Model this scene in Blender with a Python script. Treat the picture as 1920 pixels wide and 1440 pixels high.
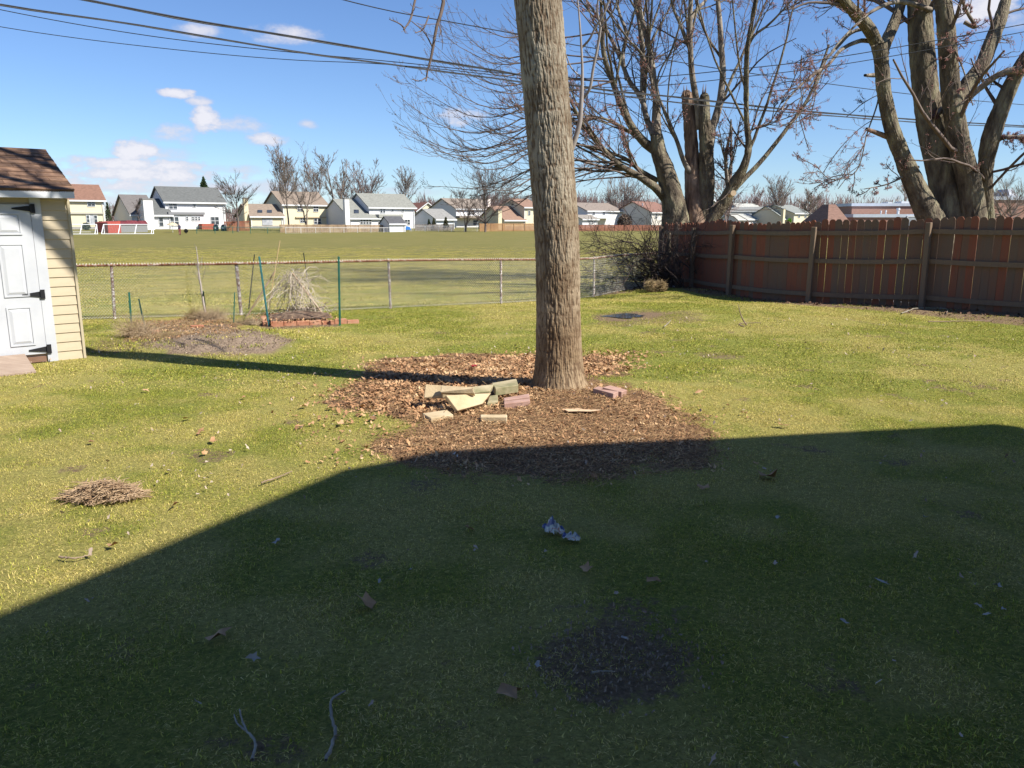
import bpy, math, random
import numpy as np
from math import radians as R
from mathutils import Vector, Matrix
for o in list(bpy.data.objects): bpy.data.objects.remove(o)
scene = bpy.context.scene
COL = scene.collection
RNG = np.random.default_rng(7)
random.seed(7)
# ---------------------------------------------------------------- camera
H = 1.7; F = 1480.0; PITCH = math.atan(304 / F)
cd = bpy.data.cameras.new('camera'); cam = bpy.data.objects.new('camera', cd); COL.objects.link(cam)
cam.location = (0, 0, H); cam.rotation_euler = (R(90) - PITCH, 0, 0)
cd.sensor_width = 36; cd.lens = 36 * F / 1920; cd.clip_end = 6000; cd.clip_start = 0.05
scene.camera = cam
# ---------------------------------------------------------------- sun and sky
SUN_EL = 45.0; SX, SY = 0.905, -0.425                      # horizontal direction towards the sun
SUN_AZ = math.atan2(SX, SY)
sl = bpy.data.lights.new('sun', 'SUN'); sl.energy = 4.9; sl.angle = R(0.53); sl.color = (1.0, .955, .86)
so = bpy.data.objects.new('sun', sl); COL.objects.link(so)
ce, se = math.cos(R(SUN_EL)), math.sin(R(SUN_EL))
so.rotation_euler = Vector((SX * ce, SY * ce, se)).to_track_quat('Z', 'Y').to_euler()
so.location = (10, -5, 30)
def ray(px, py):
    sp, cp = math.sin(PITCH), math.cos(PITCH)
    a = (px - 960) / F; b = -(py - 720) / F
    return np.array([a, cp + b * sp, -sp + b * cp])
W = bpy.data.worlds.new('World'); scene.world = W; W.use_nodes = True
nt = W.node_tree; N = nt.nodes; L = nt.links
for n in list(N): N.remove(n)
wo = N.new('ShaderNodeOutputWorld'); bg = N.new('ShaderNodeBackground'); sky = N.new('ShaderNodeTexSky')
sky.sky_type = 'NISHITA'; sky.sun_disc = False; sky.sun_elevation = R(SUN_EL); sky.sun_rotation = SUN_AZ
sky.air_density = 1.0; sky.dust_density = 0.0; sky.ozone_density = 1.6; sky.altitude = 200
bg.inputs[1].default_value = 0.081
def math_n(op, a, b=None, c=None, clamp=False):
    m = N.new('ShaderNodeMath'); m.operation = op; m.use_clamp = clamp
    for i, v in enumerate((a, b, c)):
        if v is None: continue
        if isinstance(v, (int, float)): m.inputs[i].default_value = v
        else: L.new(v, m.inputs[i])
    return m.outputs[0]
tc = N.new('ShaderNodeTexCoord'); sx = N.new('ShaderNodeSeparateXYZ'); L.new(tc.outputs['Generated'], sx.inputs[0])
az = math_n('ARCTAN2', sx.outputs[0], sx.outputs[1]); el = math_n('ARCSINE', sx.outputs[2])
cn = N.new('ShaderNodeTexNoise'); cn.inputs['Scale'].default_value = 30; cn.inputs['Detail'].default_value = 7; cn.inputs['Roughness'].default_value = .62
mp = N.new('ShaderNodeMapping'); mp.inputs['Scale'].default_value = (1, 1, 1.9); L.new(tc.outputs['Generated'], mp.inputs[0]); L.new(mp.outputs[0], cn.inputs['Vector'])
nz = math_n('MULTIPLY', math_n('SUBTRACT', cn.outputs['Fac'], 0.5), 3.6)
CL = [(330, 175, 24, 7, .9), (372, 189, 18, 7, .5), (386, 226, 22, 18, .95), (440, 233, 40, 12, .42), (330, 250, 30, 16, .5), (250, 282, 34, 15, 1.0),
      (300, 288, 50, 12, .4), (508, 262, 30, 9, .6), (578, 233, 16, 7, .45), (530, 66, 55, 13, .5), (372, 56, 30, 10, .4), (866, 219, 36, 13, .7),
      (230, 308, 110, 10, .8), (260, 328, 130, 13, .85), (180, 345, 90, 12, .7), (300, 350, 150, 12, .6), (470, 352, 120, 12, .35), (440, 318, 60, 7, .35), (250, 375, 150, 12, .4), (760, 360, 60, 8, .3),
      (1830, 14, 45, 18, .8), (1900, 40, 60, 12, .4), (700, 385, 200, 12, .3), (1500, 372, 260, 9, .25)]
dens = None; low = None
for (px, py, w, h, s) in CL:
    d = ray(px, py); d /= np.linalg.norm(d)
    a0, e0 = math.atan2(d[0], d[1]), math.asin(d[2])
    wa, ha = w / F, h / F
    q = math_n('ADD', math_n('POWER', math_n('DIVIDE', math_n('SUBTRACT', az, a0), wa * 1.3), 2.0), math_n('POWER', math_n('ABSOLUTE', math_n('DIVIDE', math_n('SUBTRACT', el, e0), ha * 1.3)), 2.0))
    v = math_n('MULTIPLY', math_n('ADD', math_n('SUBTRACT', 1.15, q), nz), s, clamp=True)
    dens = v if dens is None else math_n('MAXIMUM', dens, v)
mr = N.new('ShaderNodeMapRange'); mr.interpolation_type = 'SMOOTHSTEP'; L.new(dens, mr.inputs[0]); mr.inputs[1].default_value = .0; mr.inputs[2].default_value = .75; mr.inputs[4].default_value = .92
cc = N.new('ShaderNodeMix'); cc.data_type = 'RGBA'
cc.inputs[6].default_value = (3.3, 3.7, 5.0, 1); cc.inputs[7].default_value = (6.1, 6.0, 6.4, 1)
L.new(dens, cc.inputs[0])
tint = N.new('ShaderNodeMix'); tint.data_type = 'RGBA'; tint.blend_type = 'MULTIPLY'; tint.inputs[0].default_value = 1; tint.inputs[7].default_value = (.60, .745, 1.0, 1); L.new(sky.outputs[0], tint.inputs[6])
mx = N.new('ShaderNodeMix'); mx.data_type = 'RGBA'; L.new(mr.outputs[0], mx.inputs[0]); L.new(tint.outputs[2], mx.inputs[6]); L.new(cc.outputs[2], mx.inputs[7])
L.new(mx.outputs[2], bg.inputs[0]); L.new(bg.outputs[0], wo.inputs[0])
vs = scene.view_settings; vs.view_transform = 'Standard'; vs.look = 'None'; vs.exposure = 0.86; vs.gamma = 1; vs.use_curve_mapping = False
# ---------------------------------------------------------------- ground height and picture-ray helpers
def sstep(a, b, x):
    t = np.clip((x - a) / (b - a), 0, 1); return t * t * (3 - 2 * t)
def _hash(ix, iy, s=0):
    h = (ix.astype(np.int64) * 374761393 + iy.astype(np.int64) * 668265263 + s * 974711) & 0xffffffff
    h = ((h ^ (h >> 13)) * 1274126177) & 0xffffffff
    return ((h ^ (h >> 16)) & 0xffff) / 65535.0
def vnoise(x, y, s=0, per=None):
    x = np.asarray(x, float); y = np.asarray(y, float)
    ix = np.floor(x).astype(np.int64); iy = np.floor(y).astype(np.int64); fx = x - ix; fy = y - iy
    fx = fx * fx * (3 - 2 * fx); fy = fy * fy * (3 - 2 * fy)
    w = (lambda i: i % per) if per else (lambda i: i)
    a = _hash(w(ix), iy, s); b = _hash(w(ix + 1), iy, s); c = _hash(w(ix), iy + 1, s); d = _hash(w(ix + 1), iy + 1, s)
    return (a * (1 - fx) + b * fx) * (1 - fy) + (c * (1 - fx) + d * fx) * fy
def fbm(x, y, s=0, o=4):
    v = 0; a = .5; f = 1
    for i in range(o): v = v + a * vnoise(x * f, y * f, s + i * 17); a *= .5; f *= 2.03
    return v
UX, UY = .777, .629                                        # direction of the far row of houses
def row_depth(x, y):                                       # metres behind the far edge of the field
    return (x + 57) * -UY + (y - 105) * UX
def gz(x, y):
    x = np.asarray(x, float); y = np.asarray(y, float)
    z = -.13 * sstep(15.5, 19.5, y)
    z = z + .09 * np.exp(-(((x - .75) / 1.25) ** 2 + ((y - 7.7) / 1.1) ** 2))
    z = z + .17 * np.exp(-(np.abs((x + 3.92) / 1.05) ** 2.6 + np.abs((y - 11.05) / .85) ** 2.4))
    z = z + .13 * np.exp(-(((x - 4.6) / 1.3) ** 2 + ((y - 20.4) / 1.3) ** 2))
    z = z + .035 * (fbm(x * .45, y * .45, 3, 3) - .44) * sstep(60, 25, y)
    z = z + .6 * sstep(2, 26, row_depth(x, y))
    return z
def gp(px, py):
    r = ray(px, py); z = 0.0
    for _ in range(12):
        t = (H - z) / -r[2]; p = r * t; z = float(gz(p[0], p[1]))
    return Vector((p[0], p[1], z))
def at(px, py, Y):
    r = ray(px, py); t = Y / r[1]; return Vector((r[0] * t, Y, H + r[2] * t))
# ---------------------------------------------------------------- object helpers
def link(o, parent=None):
    COL.objects.link(o)
    if parent is not None: o.parent = parent
    return o
def tag(o, label=None, cat=None, group=None, kind=None):
    if label: o['label'] = label
    if cat: o['category'] = cat
    if group: o['group'] = group
    if kind: o['kind'] = kind
    return o
def empty(name, loc=(0, 0, 0), rz=0.0, **k):
    o = bpy.data.objects.new(name, None); o.empty_display_size = .2; link(o)
    o.location = loc; o.rotation_euler = (0, 0, rz)
    return tag(o, **k)
def mesh_np(name, verts, faces, smooth=False):
    me = bpy.data.meshes.new(name)
    verts = np.asarray(verts, np.float32).reshape(-1, 3)
    if not isinstance(faces, list): faces = [faces]
    faces = [np.asarray(f, np.int32) for f in faces if len(f)]
    idx = np.concatenate([f.ravel() for f in faces]); tot = np.concatenate([np.full(len(f), f.shape[1], np.int32) for f in faces])
    st = np.concatenate([[0], np.cumsum(tot)[:-1]]).astype(np.int32)
    me.vertices.add(len(verts)); me.vertices.foreach_set('co', verts.ravel())
    me.loops.add(len(idx)); me.loops.foreach_set('vertex_index', idx)
    me.polygons.add(len(tot)); me.polygons.foreach_set('loop_start', st); me.polygons.foreach_set('loop_total', tot)
    if smooth: me.polygons.foreach_set('use_smooth', np.ones(len(tot), bool))
    me.update(calc_edges=True)
    return me
def ob(name, me, m=None, parent=None, **k):
    o = bpy.data.objects.new(name, me)
    if m is not None and len(me.materials) == 0: me.materials.append(m)
    link(o, parent); return tag(o, **k)
BOXF = [(0, 3, 2, 1), (4, 5, 6, 7), (0, 1, 5, 4), (1, 2, 6, 5), (2, 3, 7, 6), (3, 0, 4, 7)]
class MB:
    def __init__(s): s.v = []; s.f = []
    def add(s, v, f):
        b = len(s.v); s.v += [tuple(p) for p in v]; s.f += [tuple(i + b for i in q) for q in f]; return s
    def box(s, x0, y0, z0, x1, y1, z1, M=None):
        v = [Vector(p) for p in ((x0, y0, z0), (x1, y0, z0), (x1, y1, z0), (x0, y1, z0), (x0, y0, z1), (x1, y0, z1), (x1, y1, z1), (x0, y1, z1))]
        if M is not None: v = [M @ p for p in v]
        return s.add(v, BOXF)
    def hexa(s, low, top):
        return s.add(list(low) + list(top), BOXF)
    def bar(s, a, b, w, h=None, up=(0, 0, 1)):
        a = Vector(a); b = Vector(b); h = h or w; t = (b - a).normalized(); u = Vector(up)
        if abs(t.dot(u)) > .95: u = Vector((0, 1, 0))
        sd = t.cross(u).normalized() * w / 2; uu = sd.cross(t).normalized() * h / 2
        return s.add([a - sd - uu, a + sd - uu, b + sd - uu, b - sd - uu, a - sd + uu, a + sd + uu, b + sd + uu, b - sd + uu], BOXF)
    def prism(s, poly, vec):
        n = len(poly); vec = Vector(vec); p = [Vector(q) for q in poly]
        return s.add(p + [q + vec for q in p], [tuple(range(n - 1, -1, -1)), tuple(range(n, 2 * n))] + [(i, (i + 1) % n, n + (i + 1) % n, n + i) for i in range(n)])
    def tube(s, pts, rad, n=8, cap=True):
        pts = [Vector(p) for p in pts]; K = len(pts)
        if not hasattr(rad, '__len__'): rad = [rad] * K
        b = len(s.v)
        for i, p in enumerate(pts):
            t = (pts[min(i + 1, K - 1)] - pts[max(i - 1, 0)]).normalized()
            u = Vector((0, 0, 1)) if abs(t.z) < .8 else Vector((0, 1, 0))
            a = t.cross(u).normalized(); c = t.cross(a)
            for j in range(n):
                th = 2 * math.pi * j / n; s.v.append(tuple(p + (a * math.cos(th) + c * math.sin(th)) * rad[i]))
        for i in range(K - 1):
            for j in range(n): s.f.append((b + i * n + j, b + i * n + (j + 1) % n, b + (i + 1) * n + (j + 1) % n, b + (i + 1) * n + j))
        if cap: s.f.append(tuple(b + j for j in range(n - 1, -1, -1))); s.f.append(tuple(b + (K - 1) * n + j for j in range(n)))
        return s
    def mesh(s, name, smooth=False, bevel=0):
        me = bpy.data.meshes.new(name); me.from_pydata(s.v, [], s.f)
        if bevel:
            import bmesh
            bm = bmesh.new(); bm.from_mesh(me); bmesh.ops.bevel(bm, geom=bm.edges[:], offset=bevel, segments=1, affect='EDGES'); bm.to_mesh(me); bm.free()
        if smooth:
            for p in me.polygons: p.use_smooth = True
        me.update(); return me
    def build(s, name, m, parent=None, smooth=False, bevel=0, **k):
        return ob(name, s.mesh(name, smooth, bevel), m, parent, **k)
# many tubes at once: P (N,K,3), Rd (N,K)
def tubes(P, Rd, n=3):
    P = np.asarray(P, float); Rd = np.asarray(Rd, float); Nn, K, _ = P.shape
    T = np.empty_like(P); T[:, 1:-1] = P[:, 2:] - P[:, :-2]; T[:, 0] = P[:, 1] - P[:, 0]; T[:, -1] = P[:, -1] - P[:, -2]
    T /= np.linalg.norm(T, axis=2, keepdims=True) + 1e-9
    mt = P[:, -1] - P[:, 0]; ref = np.zeros((Nn, 3)); ref[np.arange(Nn), np.argmin(np.abs(mt), axis=1)] = 1
    A = np.cross(T, ref[:, None, :]); A /= np.linalg.norm(A, axis=2, keepdims=True) + 1e-9; B = np.cross(T, A)
    th = np.arange(n) * 2 * np.pi / n
    V = P[:, :, None, :] + Rd[:, :, None, None] * (A[:, :, None, :] * np.cos(th)[None, None, :, None] + B[:, :, None, :] * np.sin(th)[None, None, :, None])
    i = np.arange(Nn)[:, None, None] * K * n; k = np.arange(K - 1)[None, :, None] * n; j = np.arange(n)[None, None, :]; j2 = (j + 1) % n
    Fq = np.stack(np.broadcast_arrays(i + k + j, i + k + j2, i + k + n + j2, i + k + n + j), -1).reshape(-1, 4)
    return V.reshape(-1, 3), Fq
def join_tubes(name, lst, m, parent, smooth=True, **kw):
    vs_, fs, b = [], [], 0
    for (P, Rd, n) in lst:
        v, f = tubes(P, Rd, n); vs_.append(v); fs.append(f + b); b += len(v)
    return ob(name, mesh_np(name, np.concatenate(vs_), np.concatenate(fs), smooth), m, parent, **kw)
def grow(P, Rd, nper, t0, t1, ang, lenr, rr, K, up=.15, wander=.25, bias=None, labs=None, rng=RNG, upv=(0, 0, 1)):
    Nn, Kp, _ = P.shape
    M = int(Nn * nper); par = np.repeat(np.arange(Nn), nper) if nper >= 1 and float(nper).is_integer() else rng.integers(0, Nn, M)
    M = len(par); t = t0 + (t1 - t0) * rng.random(M); x = t * (Kp - 1); i = np.minimum(x.astype(int), Kp - 2); f = (x - i)[:, None]
    st = P[par, i] * (1 - f) + P[par, i + 1] * f; T = P[par, i + 1] - P[par, i]; T /= np.linalg.norm(T, axis=1, keepdims=True) + 1e-9
    q = rng.normal(size=(M, 3)); q -= T * (q * T).sum(1, keepdims=True); q /= np.linalg.norm(q, axis=1, keepdims=True) + 1e-9
    a = ang * (.6 + .8 * rng.random(M))[:, None]; d = T * np.cos(a) + q * np.sin(a)
    if bias is not None: d = d + np.asarray(bias)
    d /= np.linalg.norm(d, axis=1, keepdims=True)
    plen = np.linalg.norm(np.diff(P, axis=1), axis=2).sum(1)[par]
    ln = (labs if labs else plen * lenr) * (.5 + .9 * rng.random(M)) * (1 - .45 * t)
    r0 = (Rd[par, i] * (1 - f[:, 0]) + Rd[par, i + 1] * f[:, 0]) * rr
    out = np.empty((M, K, 3)); out[:, 0] = st; upv = np.asarray(upv, float)
    for k in range(1, K):
        d = d + up * upv / (K - 1) + wander * rng.normal(size=(M, 3)) / math.sqrt(K); d /= np.linalg.norm(d, axis=1, keepdims=True)
        out[:, k] = out[:, k - 1] + d * (ln / (K - 1))[:, None]
    taper = np.linspace(1, .3, K)[None, :]
    return out, r0[:, None] * taper
def resample(pts, rad, K, jit=0.0):
    p = np.array([tuple(q) for q in pts], float); r = np.array(rad, float)
    d = np.concatenate([[0], np.cumsum(np.linalg.norm(np.diff(p, axis=0), axis=1))]); u = np.linspace(0, d[-1], K)
    # smooth (Catmull-Rom on arc length)
    m = np.gradient(p, d, axis=0) if len(p) > 2 else np.repeat((p[1:] - p[:-1]) / (d[1] + 1e-9), 2, 0)
    i = np.clip(np.searchsorted(d, u, 'right') - 1, 0, len(d) - 2); h = (d[i + 1] - d[i]); t = ((u - d[i]) / h)[:, None]; h = h[:, None]
    o = (2 * t**3 - 3 * t**2 + 1) * p[i] + (t**3 - 2 * t**2 + t) * h * m[i] + (-2 * t**3 + 3 * t**2) * p[i + 1] + (t**3 - t**2) * h * m[i + 1]
    rr = np.interp(u, d, r)
    if jit: o[1:] += RNG.normal(size=(K - 1, 3)) * jit * rr[1:, None]
    return o, rr
# ---------------------------------------------------------------- materials
MATS = {}
def mat(name, cols, rough=.85, scale=5.0, bump=0.0, bscale=40.0, stretch=(1, 1, 1), obj_rand=0.0, coord='Object', detail=5.0, pos=None, spec=.3, metal=0.0, bstretch=None):
    if name in MATS: return MATS[name]
    m = bpy.data.materials.new(name); m.use_nodes = True; n = m.node_tree.nodes; l = m.node_tree.links
    b = n['Principled BSDF']; b.inputs['Roughness'].default_value = rough; b.inputs['Specular IOR Level'].default_value = spec; b.inputs['Metallic'].default_value = metal
    t = n.new('ShaderNodeTexCoord'); mpn = n.new('ShaderNodeMapping'); mpn.inputs['Scale'].default_value = stretch
    if coord == 'World':
        g = n.new('ShaderNodeNewGeometry'); l.new(g.outputs['Position'], mpn.inputs[0])
    else: l.new(t.outputs[coord], mpn.inputs[0])
    nzn = n.new('ShaderNodeTexNoise'); nzn.inputs['Scale'].default_value = scale; nzn.inputs['Detail'].default_value = detail; nzn.inputs['Roughness'].default_value = .6
    l.new(mpn.outputs[0], nzn.inputs['Vector'])
    if len(cols) == 1: cols = [cols[0], cols[0]]
    rp = n.new('ShaderNodeValToRGB'); e = rp.color_ramp.elements
    ps = pos or [0.32 + .36 * i / (len(cols) - 1) for i in range(len(cols))]
    while len(e) < len(cols): e.new(.5)
    for i, c in enumerate(cols): e[i].position = ps[i]; e[i].color = (*c, 1)
    l.new(nzn.outputs['Fac'], rp.inputs[0]); out = rp.outputs[0]
    if obj_rand:
        oi = n.new('ShaderNodeObjectInfo'); hv = n.new('ShaderNodeHueSaturation')
        mr_ = n.new('ShaderNodeMapRange'); mr_.inputs[3].default_value = 1 - obj_rand; mr_.inputs[4].default_value = 1 + obj_rand; l.new(oi.outputs['Random'], mr_.inputs[0])
        l.new(mr_.outputs[0], hv.inputs['Value']); l.new(out, hv.inputs['Color']); out = hv.outputs[0]
    l.new(out, b.inputs['Base Color'])
    if bump:
        n2 = n.new('ShaderNodeTexNoise'); n2.inputs['Scale'].default_value = bscale; n2.inputs['Detail'].default_value = 6
        m2 = n.new('ShaderNodeMapping'); m2.inputs['Scale'].default_value = bstretch or stretch; l.new(t.outputs['Object'], m2.inputs[0]); l.new(m2.outputs[0], n2.inputs['Vector'])
        bp = n.new('ShaderNodeBump'); bp.inputs['Strength'].default_value = 1; bp.inputs['Distance'].default_value = bump; l.new(n2.outputs['Fac'], bp.inputs['Height']); l.new(bp.outputs[0], b.inputs['Normal'])
    MATS[name] = m; return m
# ---------------------------------------------------------------- lawn: masks
def poly_sd(x, y, poly):                                   # >0 inside, metres
    poly = np.array(poly); d2 = np.full(x.shape, 1e9); ins = np.zeros(x.shape, bool); n = len(poly)
    for i in range(n):
        ax, ay = poly[i]; bx, by = poly[(i + 1) % n]; ex, ey = bx - ax, by - ay
        t = np.clip(((x - ax) * ex + (y - ay) * ey) / (ex * ex + ey * ey + 1e-12), 0, 1)
        d2 = np.minimum(d2, (x - ax - t * ex) ** 2 + (y - ay - t * ey) ** 2)
        c = ((ay > y) != (by > y)) & (x < (bx - ax) * (y - ay) / (by - ay + 1e-12) + ax); ins ^= c
    d = np.sqrt(d2); return np.where(ins, d, -d)
def gpoly(pts): return [tuple(gp(*p)[:2]) for p in pts]
BED = gpoly([(640, 748), (675, 704), (720, 672), (880, 662), (1010, 664), (1100, 664), (1160, 666), (1175, 690), (1150, 712), (1230, 750), (1345, 812), (1300, 872), (1120, 892), (900, 890), (720, 878), (700, 840), (780, 795), (740, 770), (640, 768)])
LEAFBED = gpoly([(668, 742), (710, 698), (760, 676), (1000, 668), (1165, 664), (1170, 688), (1000, 720), (960, 740), (800, 782), (760, 775), (700, 770)])
MULCH = gpoly([(800, 790), (900, 755), (1000, 722), (1130, 722), (1230, 750), (1340, 812), (1300, 868), (1120, 888), (900, 888), (740, 872), (710, 842)])
BARE = gpoly([(1060, 1215), (1110, 1196), (1215, 1205), (1262, 1235), (1228, 1280), (1120, 1294), (1052, 1262)])
MOUND = gpoly([(262, 650), (300, 632), (350, 618), (420, 612), (500, 626), (545, 640), (500, 655), (420, 664), (320, 662)])
FSTRIP = gpoly([(1110, 556), (1180, 548), (1235, 540), (1300, 548), (1385, 562), (1520, 574), (1700, 588), (1930, 612), (1930, 560), (1720, 553), (1520, 545), (1370, 530), (1300, 520), (1250, 520), (1110, 548)])
PUD = gpoly([(1105, 596), (1150, 586), (1215, 584), (1255, 588), (1210, 600), (1130, 606)])
THIN = [gpoly([(1250, 664), (1300, 656), (1390, 660), (1395, 674), (1290, 676)]), gpoly([(1100, 590), (1200, 578), (1330, 585), (1320, 602), (1180, 615), (1100, 608)]),
        gpoly([(150, 640), (260, 628), (300, 650), (200, 668), (150, 660)]), gpoly([(720, 900), (830, 888), (860, 930), (760, 955)]), gpoly([(1120, 1140), (1200, 1120), (1280, 1150), (1200, 1170)])]
GBED = gpoly([(250, 640), (262, 606), (400, 592), (450, 606), (430, 626), (300, 640)])
GBED2 = gpoly([(505, 618), (470, 600), (560, 588), (630, 600), (632, 612)])
def masks(x, y):
    n1 = (fbm(x * 2.2, y * 2.2, 11, 4) - .47); n2 = fbm(x * 7, y * 7, 21, 3) - .44
    def m(poly, soft=.25, nn=.55):
        sd = poly_sd(x, y, poly); return sstep(-soft, soft, sd + nn * n1 + .25 * n2)
    bed = m(BED); dirt = np.maximum.reduce([m(BARE, .2, .6) * .9, m(MOUND, .18, .25), m(FSTRIP, .2, .5), m(PUD, .2, .5), m(GBED, .12, .2), m(GBED2, .1, .1)] + [.55 * m(t, .3, .9) for t in THIN])
    dry = sstep(.41, .55, .55 * fbm(x * .55 + 3, y * .55, 31, 4) + .45 * fbm(x * 3.1, y * 3.1, 37, 4) + .05 * sstep(13, 7, y) - .02)
    dirt = np.maximum(dirt, .55 * sstep(.60, .74, fbm(x * 2.6 + 9, y * 2.6, 41, 4)))
    return bed, dirt, dry
# graded grid out to the horizon
def axis(lo, hi, step, far_lo, far_hi, k=1.13):
    a = list(np.arange(lo, hi, step)); s = step; v = a[-1]
    while v < far_hi: s *= k; v += s; a.append(v)
    s = step; v = lo; pre = []
    while v > far_lo: s *= k; v -= s; pre.append(v)
    return np.array(pre[::-1] + a)
FENCE = [(-16, 11.8), (-7.6, 13.9), (-4.85, 14.6), (-2.46, 15.75), (-.23, 17.2), (2.0, 19.5), (4.9, 24.4), (9, 29), (40, 60)]
def fence_y(x): return np.interp(x, [p[0] for p in FENCE], [p[1] for p in FENCE])
xs = axis(-13, 15, .085, -2500, 2500); ys = axis(-2, 27, .085, -300, 4000)
def sheet(name, sel, m):
    X, Y = np.meshgrid(xs, ys); Z = gz(X, Y); bed, dirt, dry = masks(X, Y)
    Z = Z + (bed * .02 + dirt * .012) * (fbm(X * 9, Y * 9, 5, 3) - .4)
    nx, ny = len(xs), len(ys); I = np.arange(nx * ny).reshape(ny, nx)
    q = np.stack([I[:-1, :-1], I[:-1, 1:], I[1:, 1:], I[1:, :-1]], -1).reshape(-1, 4)
    cx = (X[:-1, :-1] + X[1:, 1:]).ravel() / 2; cy = (Y[:-1, :-1] + Y[1:, 1:]).ravel() / 2
    q = q[sel(cx, cy)]; used = np.unique(q); mp_ = np.zeros(nx * ny, int); mp_[used] = np.arange(len(used))
    me = mesh_np(name, np.stack([X, Y, Z], -1).reshape(-1, 3)[used], mp_[q], True)
    tan = sstep(-.18, .18, poly_sd(X, Y, MOUND) + .25 * (fbm(X * 2.2, Y * 2.2, 11, 4) - .47))
    for an, av in (('bed', bed), ('dirt', dirt), ('dry', dry), ('tan', tan)):
        a = me.attributes.new(an, 'FLOAT', 'POINT'); a.data.foreach_set('value', av.ravel()[used].astype(np.float32))
    return ob(name, me, m, kind='structure')
GREEN1, GREEN2, STRAW, STRAW2 = (.175, .22, .026), (.345, .355, .045), (.58, .47, .17), (.44, .38, .085)
def ground_mat():
    m = bpy.data.materials.new('lawn_soil'); m.use_nodes = True; n = m.node_tree.nodes; l = m.node_tree.links; b = n['Principled BSDF']; b.inputs['Roughness'].default_value = .95; b.inputs['Specular IOR Level'].default_value = .15
    g = n.new('ShaderNodeNewGeometry')
    def noise(sc, det=6, ro=.65, st=None):
        t = n.new('ShaderNodeTexNoise'); t.inputs['Scale'].default_value = sc; t.inputs['Detail'].default_value = det; t.inputs['Roughness'].default_value = ro
        if st: mm = n.new('ShaderNodeMapping'); mm.inputs['Scale'].default_value = st; mm.inputs['Rotation'].default_value = (0, 0, R(-39)); l.new(g.outputs['Position'], mm.inputs[0]); l.new(mm.outputs[0], t.inputs['Vector'])
        else: l.new(g.outputs['Position'], t.inputs['Vector'])
        return t.outputs['Fac']
    def ramp(f, cs):
        r = n.new('ShaderNodeValToRGB'); e = r.color_ramp.elements
        while len(e) < len(cs): e.new(.5)
        for i, (p, c) in enumerate(cs): e[i].position = p; e[i].color = (*c, 1)
        l.new(f, r.inputs[0]); return r.outputs[0]
    def mix(f, a, b_):
        x = n.new('ShaderNodeMix'); x.data_type = 'RGBA'
        if isinstance(f, float): x.inputs[0].default_value = f
        else: l.new(f, x.inputs[0])
        l.new(a, x.inputs[6]); l.new(b_, x.inputs[7]); return x.outputs[2]
    def attr(nm):
        a = n.new('ShaderNodeAttribute'); a.attribute_name = nm; return a.outputs['Fac']
    def mth(op, a, b_, clamp=False):
        x = n.new('ShaderNodeMath'); x.operation = op; x.use_clamp = clamp
        for i, v in enumerate((a, b_)):
            if isinstance(v, (int, float)): x.inputs[i].default_value = v
            else: l.new(v, x.inputs[i])
        return x.outputs[0]
    grass = ramp(noise(28, 8, .75), [(.3, (.07, .09, .02)), (.5, (.18, .205, .03)), (.7, (.37, .34, .08))])
    straw = ramp(noise(34, 8, .75), [(.3, (.19, .155, .05)), (.6, (.46, .39, .12))])
    gf = mth('ADD', mth('MULTIPLY', attr('dry'), .55), mth('MULTIPLY', noise(3.0, 5), .3), True)
    near = mix(gf, grass, straw)
    soil = ramp(noise(38, 9, .8), [(.3, (.085, .055, .032)), (.5, (.20, .135, .08)), (.7, (.36, .26, .165))])
    bedc = ramp(noise(45, 9, .8), [(.3, (.05, .027, .018)), (.5, (.22, .125, .065)), (.68, (.48, .30, .16))])
    hi = noise(95, 4, .8); vm = n.new('ShaderNodeHueSaturation'); l.new(mth('ADD', mth('MULTIPLY', hi, 1.9), .02), vm.inputs['Value']); l.new(near, vm.inputs['Color']); near = vm.outputs[0]
    def rag(o_):
        q = n.new('ShaderNodeMapRange'); q.interpolation_type = 'SMOOTHSTEP'; q.inputs[1].default_value = .34; q.inputs[2].default_value = .62; l.new(mth('ADD', o_, mth('MULTIPLY', mth('SUBTRACT', noise(16, 7, .75), .5), 1.5)), q.inputs[0]); return q.outputs[0]
    near = mix(rag(attr('dirt')), near, soil); tan = ramp(noise(30, 9, .85), [(.32, (.11, .075, .05)), (.5, (.32, .235, .165)), (.66, (.46, .36, .26))]); near = mix(attr('tan'), near, tan); near = mix(rag(attr('bed')), near, bedc)
    # far field: long mowing streaks of straw and green
    fc = ramp(noise(.35, 7, .7, (1, 5, 1)), [(.34, (.085, .10, .022)), (.46, (.14, .13, .036)), (.56, (.21, .17, .06)), (.66, (.31, .225, .1))])
    fc2 = ramp(noise(6, 8, .8), [(.3, (.08, .095, .02)), (.65, (.21, .185, .055))])
    far = mix(.35, fc, fc2)
    cd_ = n.new('ShaderNodeSeparateXYZ'); l.new(g.outputs['Position'], cd_.inputs[0])
    mr_ = n.new('ShaderNodeMapRange'); l.new(cd_.outputs[1], mr_.inputs[0]); mr_.inputs[1].default_value = 17; mr_.inputs[2].default_value = 34
    col = mix(mr_.outputs[0], near, far); l.new(col, b.inputs['Base Color'])
    bp = n.new('ShaderNodeBump'); bp.inputs['Distance'].default_value = .03; bp.inputs['Strength'].default_value = 1; l.new(noise(40, 8, .8), bp.inputs['Height']); l.new(bp.outputs[0], b.inputs['Normal'])
    return m
GM = ground_mat()
lawn = sheet('lawn', lambda x, y: y <= fence_y(x), GM)
field = sheet('playing_field', lambda x, y: y > fence_y(x), GM)
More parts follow.
